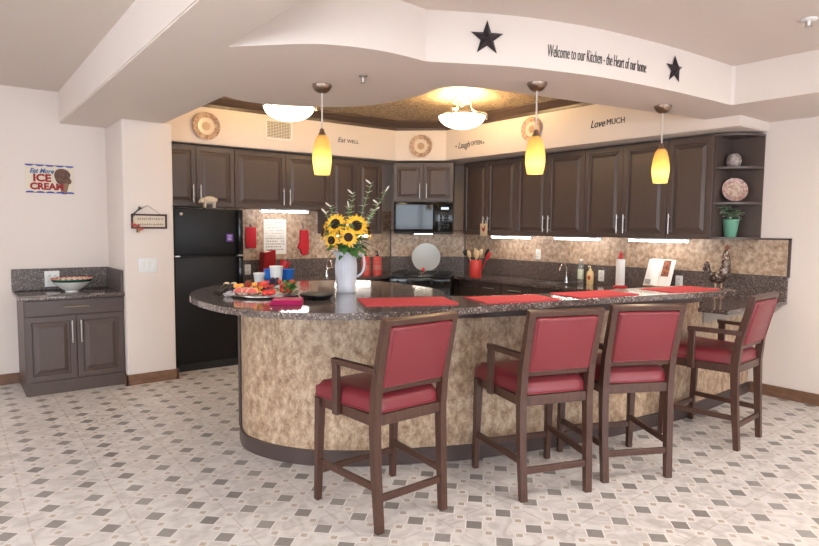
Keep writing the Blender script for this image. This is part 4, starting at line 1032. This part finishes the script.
# ------------------------------------------------------------------ pitcher with sunflowers
VX, VY = -3.807, -3.568
VR, VD = Vector((.792, -.61, 0)), Vector((.611, .792, 0))      # to the right of, and away from, the viewer
t = thing('pitcher', 'pale ribbed pitcher holding the sunflowers on the bar', 'pitcher', (VX, VY, HB), math.atan2(-.61, .792))
bm = B(); prof = [(.064, 0), (.070, .004), (.072, .03), (.070, .034), (.078, .12), (.080, .17), (.074, .21), (.070, .235), (.078, .262), (.075, .264), (.066, .235), (.070, .20), (.074, .15), (.066, .03), (0, .02)]
lathe(bm, prof, 120, caps=False); lathe(bm, [(.064, 0), (0, 0)], 64, caps=False)
for v in bm.verts:
    r = math.hypot(v.co.x, v.co.y); a = math.atan2(v.co.y, v.co.x)
    v.co.x *= .89; v.co.y *= .89; r *= .89
    if .04 < v.co.z < .22 and r > .052: k = 1 + .022 * math.cos(a * 24); v.co.x *= k; v.co.y *= k
    if v.co.z > .25 and abs(abs(a) - math.pi) < .45: v.co.x -= .028 * (1 - abs(abs(a) - math.pi) / .45)      # pouring lip
obj('body', bm, GALV, t, 50)
bm = B(); tube(bm, spline([(.060, 0, .225), (.095, 0, .248), (.112, 0, .235), (.118, 0, .18), (.105, 0, .13), (.068, 0, .10)], 5), .008, 10); obj('handle', bm, GALV, t)
bm = B(); lathe(bm, [(.0650, .032), (.0665, .036), (.0650, .04)], 48, caps=False); obj('foot_band', bm, GALV, t)

def world_dir(r, u, f): return (VR * r + Vector((0, 0, u)) - VD * f).normalized()      # right, up, towards the viewer
def sunflower(label, right, z, depth, d, r):
    base = Vector((VX, VY, HB + .16)) + VR * right * .25
    c = Vector((VX, VY, 0)) + VR * right + VD * depth; c.z = z
    t = thing('sunflower', label, 'flower', base, 0, 'sunflowers in the pitcher')
    M = Matrix.Translation(c - base) @ d.to_track_quat('Z', 'Y').to_matrix().to_4x4()
    bm = B(); end = c - base - d * .012
    tube(bm, spline([(0, 0, 0), (end * .5 + Vector((0, 0, .03)) - d * .03), end], 4), .005, 6); lathe(bm, [(.004, -.02), (r * .42, -.008), (r * .45, .0)], 14, M=M); obj('stem', bm, GREEN, t)
    bm = B()
    for ring, (n, L, tilt, off) in enumerate(((17, 1.0, .10, 0), (15, .86, .30, .2))):
        for k in range(n):
            a = 2 * math.pi * (k + off + random.uniform(-.12, .12)) / n; Lp = r * L * random.uniform(.9, 1.05); wd = r * .235
            rows = []
            for q in (0, .25, .5, .75, 1):
                rr_ = r * .36 + (Lp - r * .36) * q; zz = tilt * (rr_ - r * .36) - .22 * q * q * r * .5 + .003 * ring
                ww = wd * (.55, .9, 1, .72, .06)[int(q * 4)]
                rad = Vector((math.cos(a), math.sin(a), 0)); tan = Vector((-math.sin(a), math.cos(a), 0))
                rows.append([bm.verts.new(rad * rr_ + tan * s * ww / 2 + Vector((0, 0, zz + abs(s) * .05 * ww))) for s in (-1, 0, 1)])
            for A, C in zip(rows, rows[1:]):
                for j in range(2): bm.faces.new((A[j], A[j + 1], C[j + 1], C[j]))
    bmesh.ops.transform(bm, matrix=M, verts=bm.verts); obj('petals', bm, YELLOW, t, 0, keep=True)
    bm = B(); lathe(bm, [(r * .43, -.004), (r * .43, .008), (r * .36, .014), (r * .15, .011), (0, .009)], 20, M=M); obj('disc', bm, SEED, t)
sunflower('large sunflower at the upper left of the bouquet', -.062, 1.508, -.055, world_dir(-.35, .30, .9), .078)
sunflower('large sunflower at the upper right of the bouquet', .072, 1.498, -.055, world_dir(.30, .28, .9), .080)
sunflower('small sunflower low at the left, just above the pitcher rim', -.083, 1.405, -.075, world_dir(-.45, .0, .9), .062)
sunflower('small sunflower low in the middle, just above the pitcher rim', .025, 1.425, -.095, world_dir(.1, .1, 1), .066)
sunflower('sunflower turned away at the far left of the bouquet', -.142, 1.455, -.01, world_dir(-.95, .2, .25), .070)
sunflower('sunflower turned away at the far right of the bouquet', .140, 1.468, .01, world_dir(.95, .25, .2), .068)
sunflower('sunflower peeking out behind the two large ones', .0, 1.535, .05, world_dir(-.1, .9, .35), .066)
rs = random.Random(21)
def sprig(label, right, z, depth):
    base = Vector((VX, VY, HB + .18)) + VR * right * .2; end = VR * right * .8 + VD * depth + Vector((0, 0, z - HB - .18))
    t = thing('catkin_sprig', label, 'sprig', base, 0, 'pale sprigs rising from the bouquet')
    path = spline([(0, 0, 0), end * .45 + Vector((0, 0, .05)), end], 6); bm = B(); tube(bm, path, .003, 5); obj('stem', bm, GREEN, t)
    bm = B(); bl = B()
    for k in range(3, len(path)):
        p = Vector(path[k])
        for s in (-1, 1):
            d = (VR * s * rs.uniform(.4, 1) + Vector((0, 0, rs.uniform(.3, .9))) - VD * rs.uniform(-.4, .5)).normalized()
            leaf(bl, p, d, rs.uniform(.028, .046), .014)
    for k in (len(path) - 1,):
        if k < len(path):
            p = Vector(path[k]); d = (VR * rs.uniform(-1, 1) + Vector((0, 0, rs.uniform(.1, .8)))).normalized(); tube(bm, [p, p + d * .015, p + d * .035, p + d * .045], [.002, .006, .0055, .002], 6)
    obj('catkins', bm, mat('pale_catkin', (.68, .64, .54), .7), t); obj('leaves', bl, PALEGREEN, t, 0, keep=True)
for lab, r_, z_, d_ in (('tallest pale sprig at the right of the bouquet', .16, 1.77, .02), ('pale sprig pointing farthest right', .255, 1.72, 0), ('pale sprig rising at the middle of the bouquet', .04, 1.705, .04), ('pale sprig bending right below the tallest', .21, 1.64, -.02),
                        ('short pale sprig at the right of the bouquet', .175, 1.60, .05), ('short pale sprig near the bouquet centre', .02, 1.615, .0), ('pale sprig at the upper left of the bouquet', -.10, 1.62, .02), ('short pale sprig at the far left', -.125, 1.575, -.02)):
    sprig(lab, r_, z_, d_)
t = thing('bouquet_foliage', 'green leaves filling the bouquet around the sunflowers', 'foliage', (VX, VY, HB + .20)); bm = B()
for k in range(95):
    a = rs.uniform(0, 6.28); q = rs.uniform(.02, .10); p = Vector((q * math.cos(a), q * math.sin(a), rs.uniform(.04, .25)))
    leaf(bm, p, (math.cos(a), math.sin(a), rs.uniform(-.5, .8)), rs.uniform(.05, .085), rs.uniform(.025, .04), .3)
for a, z in ((-2.2, .10), (-1.7, .08), (-.2, .11), (-2.9, .12), (.3, .10), (-1.1, .085)):
    leaf(bm, (.05 * math.cos(a), .05 * math.sin(a), z), (math.cos(a), math.sin(a), .1), .11, .06, .55)
obj('leaves', bm, GREEN, t, 0, keep=True); bm = B()
for a in range(6): tube(bm, [(0.02 * math.cos(a), .02 * math.sin(a), -.12), (.03 * math.cos(a), .03 * math.sin(a), .12)], .004, 5)
obj('stems', bm, GREEN, t)
for k, (r_, z_, d_, lab) in enumerate(((.135, 1.475, -.04, 'yellow green flower bud at the right edge of the bouquet'), (-.03, 1.545, .01, 'yellow green flower bud between the large sunflowers'))): pass

# ------------------------------------------------------------------ placemats
def placemat(label, x, y, a, L, Wd):
    t = tag(obj('placemat', B(), RED), label, 'placemat', 'red placemats on the bar'); t.location = (x, y, HB + .0005); t.rotation_euler = (0, 0, R_(a))
    rp = random.Random(int(x * 100)); top = []; N = 26; Mn = 14
    per = [(-L / 2 + L * i / N, -Wd / 2) for i in range(N)] + [(L / 2, -Wd / 2 + Wd * i / Mn) for i in range(Mn)] + [(L / 2 - L * i / N, Wd / 2) for i in range(N)] + [(-L / 2, Wd / 2 - Wd * i / Mn) for i in range(Mn)]
    poly = []
    for i, (px, py) in enumerate(per):
        k = 1 + (.016 if i % 2 else -.010) + rp.uniform(-.006, .006); poly.append((px * k, py * (k + .01 * (i % 2))))
    bm = B(); prism(bm, poly, 0, .005); bm.to_mesh(t.data); bm.free()
placemat('red placemat on the wide left part of the bar beside the pitcher', -3.79, -4.20, -25, .52, .335)
placemat('red placemat second from the left on the bar, above the second stool', -3.185, -4.45, -17, .50, .29)
placemat('red placemat third from the left on the bar, above the third stool', -2.53, -4.565, -11, .50, .285)
placemat('red placemat at the right tip of the bar', -1.73, -4.715, -10, .50, .27)

# ------------------------------------------------------------------ food on the bar
PC = Vector((-4.325, -3.485, HB))
t = thing('serving_tray', 'round silver tray heaped with cut fruit at the left end of the bar', 'tray', PC)
bm = B(); lathe(bm, [(0, .004), (.16, .004), (.185, .012), (.205, .016), (.205, .012), (.18, .0), (0, .0)], 40, caps=False); obj('tray', bm, STEEL, t)
def at(r, d, z): return PC + VR * r + VD * d + Vector((0, 0, .022 + (z - .022) * 1.3 if z > .022 else z))
rf = random.Random(4); CHEESE = mat('white_cheese', (.80, .74, .66), .5)
def strawberry(p, s=1.0):
    t = thing('strawberry', 'red strawberry with green cap in the pile on the fruit tray', 'strawberry', p, rf.uniform(0, 6), 'strawberries on the fruit tray')
    A = Matrix.Rotation(rf.uniform(-.9, .9), 4, 'X') @ Matrix.Rotation(rf.uniform(-.9, .9), 4, 'Y')
    bm = B(); lathe(bm, [(0, -.022 * s), (.010 * s, -.016 * s), (.017 * s, -.002 * s), (.018 * s, .008 * s), (.012 * s, .016 * s), (0, .018 * s)], 12, M=A); obj('fruit', bm, STRAW, t, 60)
    bm = B()
    for k in range(6): leaf(bm, A @ Vector((0, 0, .018 * s)), A.to_3x3() @ Vector((math.cos(k * 1.05), math.sin(k * 1.05), .15)), .016 * s, .008, .3)
    obj('cap', bm, GREEN, t, 0, keep=True)
def chunk(name, label, group, m, p, s):
    o = tag(obj(name, box(B(), -s, s, -s * .8, s * .8, -s * .7, s * .7, s * .28, 2), m, None, 60), label, name.split('_')[0], group); o.location = p; o.rotation_euler = (rf.uniform(-.5, .5), rf.uniform(-.5, .5), rf.uniform(0, 3)); return o
for i in range(16): chunk('watermelon_cube', 'red watermelon cube in the heap at the middle of the fruit tray', 'watermelon cubes on the fruit tray', MELON, at(rf.uniform(-.01, .11), rf.uniform(-.12, .02), .028 + .03 * (i > 8) + .012 * (i > 12)), .017)
for i in range(7): chunk('cantaloupe_cube', 'orange cantaloupe chunk at the left rear of the fruit tray', 'cantaloupe chunks at the tray rear', CANTA, at(rf.uniform(-.18, -.11), rf.uniform(-.02, .08), .026 + .012 * (i % 3)), .017)
for i in range(4): chunk('cantaloupe_cube', 'orange cantaloupe chunk in the middle of the fruit tray beside the dark berries', 'cantaloupe chunks at the tray middle', CANTA, at(rf.uniform(-.05, -.01), rf.uniform(-.13, -.06), .03 + .012 * i), .015)
for i in range(9): strawberry(at(rf.uniform(-.13, -.01), rf.uniform(.02, .12), .03 + .014 * (i % 3)))
for i in range(7): strawberry(at(rf.uniform(.09, .15), rf.uniform(-.02, .09), .03 + .016 * (i % 3)), 1.1)
for i in range(3):
    a = -.5 + i * .28; p = at(-.145 + .045 * i, -.10 - .012 * i, .028)
    t = thing('watermelon_wedge', 'thin pink watermelon wedge at the front left of the fruit tray', 'watermelon', p, math.atan2(-.61, .792) + a, 'watermelon wedges on the fruit tray')
    pl = [(0.030 * math.cos(R_(q)), .030 * math.sin(R_(q))) for q in range(0, 181, 20)]
    bm = B(); prism(bm, pl, -.006, .006, .002, 1); bmesh.ops.transform(bm, matrix=Matrix.Rotation(R_(55), 4, 'X'), verts=bm.verts); obj('flesh', bm, mat('pink_melon', (.72, .13, .11), .4), t)
    bm = B(); prism(bm, [(x * 1.12, y * 1.12) for x, y in pl] + [(x, y) for x, y in pl[::-1]], -.0062, .0062); bmesh.ops.transform(bm, matrix=Matrix.Rotation(R_(55), 4, 'X'), verts=bm.verts); obj('rind', bm, mat('pale_rind', (.62, .66, .45), .5), t)
for i in range(20):
    o = tag(obj('blackberry', ball(B(), (0, 0, 0), .0115, 10), BERRY, None, 60), 'dark round berry in the cluster at the rear middle of the fruit tray', 'berry', 'dark berries at the tray rear'); o.location = at(rf.uniform(-.08, .0), rf.uniform(-.07, .02), .035 + .014 * (i % 3))
for i in range(12):
    o = tag(obj('blackberry', ball(B(), (0, 0, 0), .011, 10), BERRY, None, 60), 'dark round berry on top of the watermelon heap', 'berry', 'dark berries on the watermelon heap'); o.location = at(rf.uniform(.045, .085), rf.uniform(-.10, -.06), .072 + .008 * (i % 3))
for i in range(5):
    chunk('cheese_cube', 'white cheese cube at the left of the fruit tray', 'cheese cubes on the fruit tray', CHEESE, at(-.15 + .02 * i, -.06 + .01 * (i % 2), .024 + .012 * (i % 2)), .015)
def greens(label, pts, n, zr):
    t = thing('leaf_garnish', label, 'garnish', at(*pts, .012), 0, 'leafy garnishes on the fruit tray'); bm = B()
    for k in range(n):
        b_ = rf.uniform(0, 6.28); leaf(bm, (rf.uniform(-.03, .03), rf.uniform(-.03, .03), rf.uniform(0.0, zr)), (math.cos(b_), math.sin(b_), rf.uniform(.2, 1.2)), rf.uniform(.035, .055), rf.uniform(.02, .03), .2)
    obj('leaves', bm, GREEN, t, 0, keep=True)
greens('green leaf garnish at the right side of the fruit tray', (.155, -.03), 34, .06); greens('green leaf garnish at the rear right of the fruit tray', (.11, .10), 26, .06)
greens('green leaf garnish at the rear middle of the fruit tray', (.02, .13), 24, .06); greens('green leaf garnish at the rear left of the fruit tray', (-.08, .14), 12, .04)
t = thing('serving_tongs', 'black serving tongs with pale tips lying left of the fruit tray', 'tongs', (-4.44, -3.10, HB), math.atan2(.36, .24))
for s in (-1, 1):
    bm = B(); bar(bm, (-.20, s * .008, .012), (.12, s * .022, .034), .022, .014, (0, 0, 1)); obj('arm', bm, BLACKM, t)
    bm = B(); ball(bm, (.15, s * .024, .036), (.05, .018, .010), 10); obj('tip', bm, mat('pale_tip', (.72, .62, .50), .5), t, label='pale rounded tip')
bm = B(); ball(bm, (-.20, 0, .012), (.014, .018, .010), 8); obj('hinge', bm, BLACKM, t)
t = thing('crumpled_wrap', 'crumpled pale plastic wrap beside the front left of the fruit tray', 'wrap', (-4.525, -3.415, HB)); bm = B(); ball(bm, (0, 0, .014), (.040, .034, .016), 16)
for v in bm.verts: v.co *= 1 + rf.uniform(-.22, .22); v.co.z = max(v.co.z, .0005)
obj('wrap', bm, mat('pale_wrap', (.62, .56, .55), .2, trans=.3), t, 0)
t = thing('napkin_stack', 'stack of magenta paper napkins in front of the fruit tray', 'napkins', (-4.39, -3.90, HB), R_(-32))
for k in range(5): obj('napkin', box(B(), -.085 + k * .002, .085 - k * .001, -.08, .08 - k * .002, .0005 + k * .0052, .005 + k * .0052, .002, 1), MAGENTA, t)
t = thing('lidded_tray', 'low black round plastic tray between the napkins and the pitcher', 'tray', (-4.15, -3.80, HB))
bm = B(); lathe(bm, [(.078, 0), (.082, .003), (.098, .024), (.104, .026), (.104, .029), (.096, .028), (.078, .006), (0, .006)], 36, caps=False); obj('tray', bm, BLACK, t)
bm = B(); lathe(bm, [(.100, .0295), (.092, .034), (.06, .036), (0, .036)], 36, caps=False); obj('lid', bm, mat('smoked_lid', (.03, .033, .031), .6, spec=.2), t)
def cup(label, x, y, h, r, m, ribs=False):
    t = tag(obj('paper_cup' if m is WHITE else 'plastic_cup', lathe(B(), [(0, 0), (r * .70, 0), (r * .72, .003), (r * .97, h - .008), (r * 1.02, h - .006), (r * 1.02, h), (r * .95, h - .002), (r * .68, .006), (0, .006)], 28, caps=False), m, None, 50), label, 'cup', 'cups behind the fruit tray'); t.location = (x, y, HB); return t
cup('short white cup leftmost behind the fruit tray', -4.09, -2.85, .09, .045, WHITE); cup('tall white cup in front of the two blue cups', -4.045, -3.03, .148, .047, WHITE)
cup('blue cup between the two white cups', -4.02, -2.88, .118, .047, BLUE); cup('blue cup to the right of the tall white cup', -3.925, -2.965, .118, .047, BLUE)
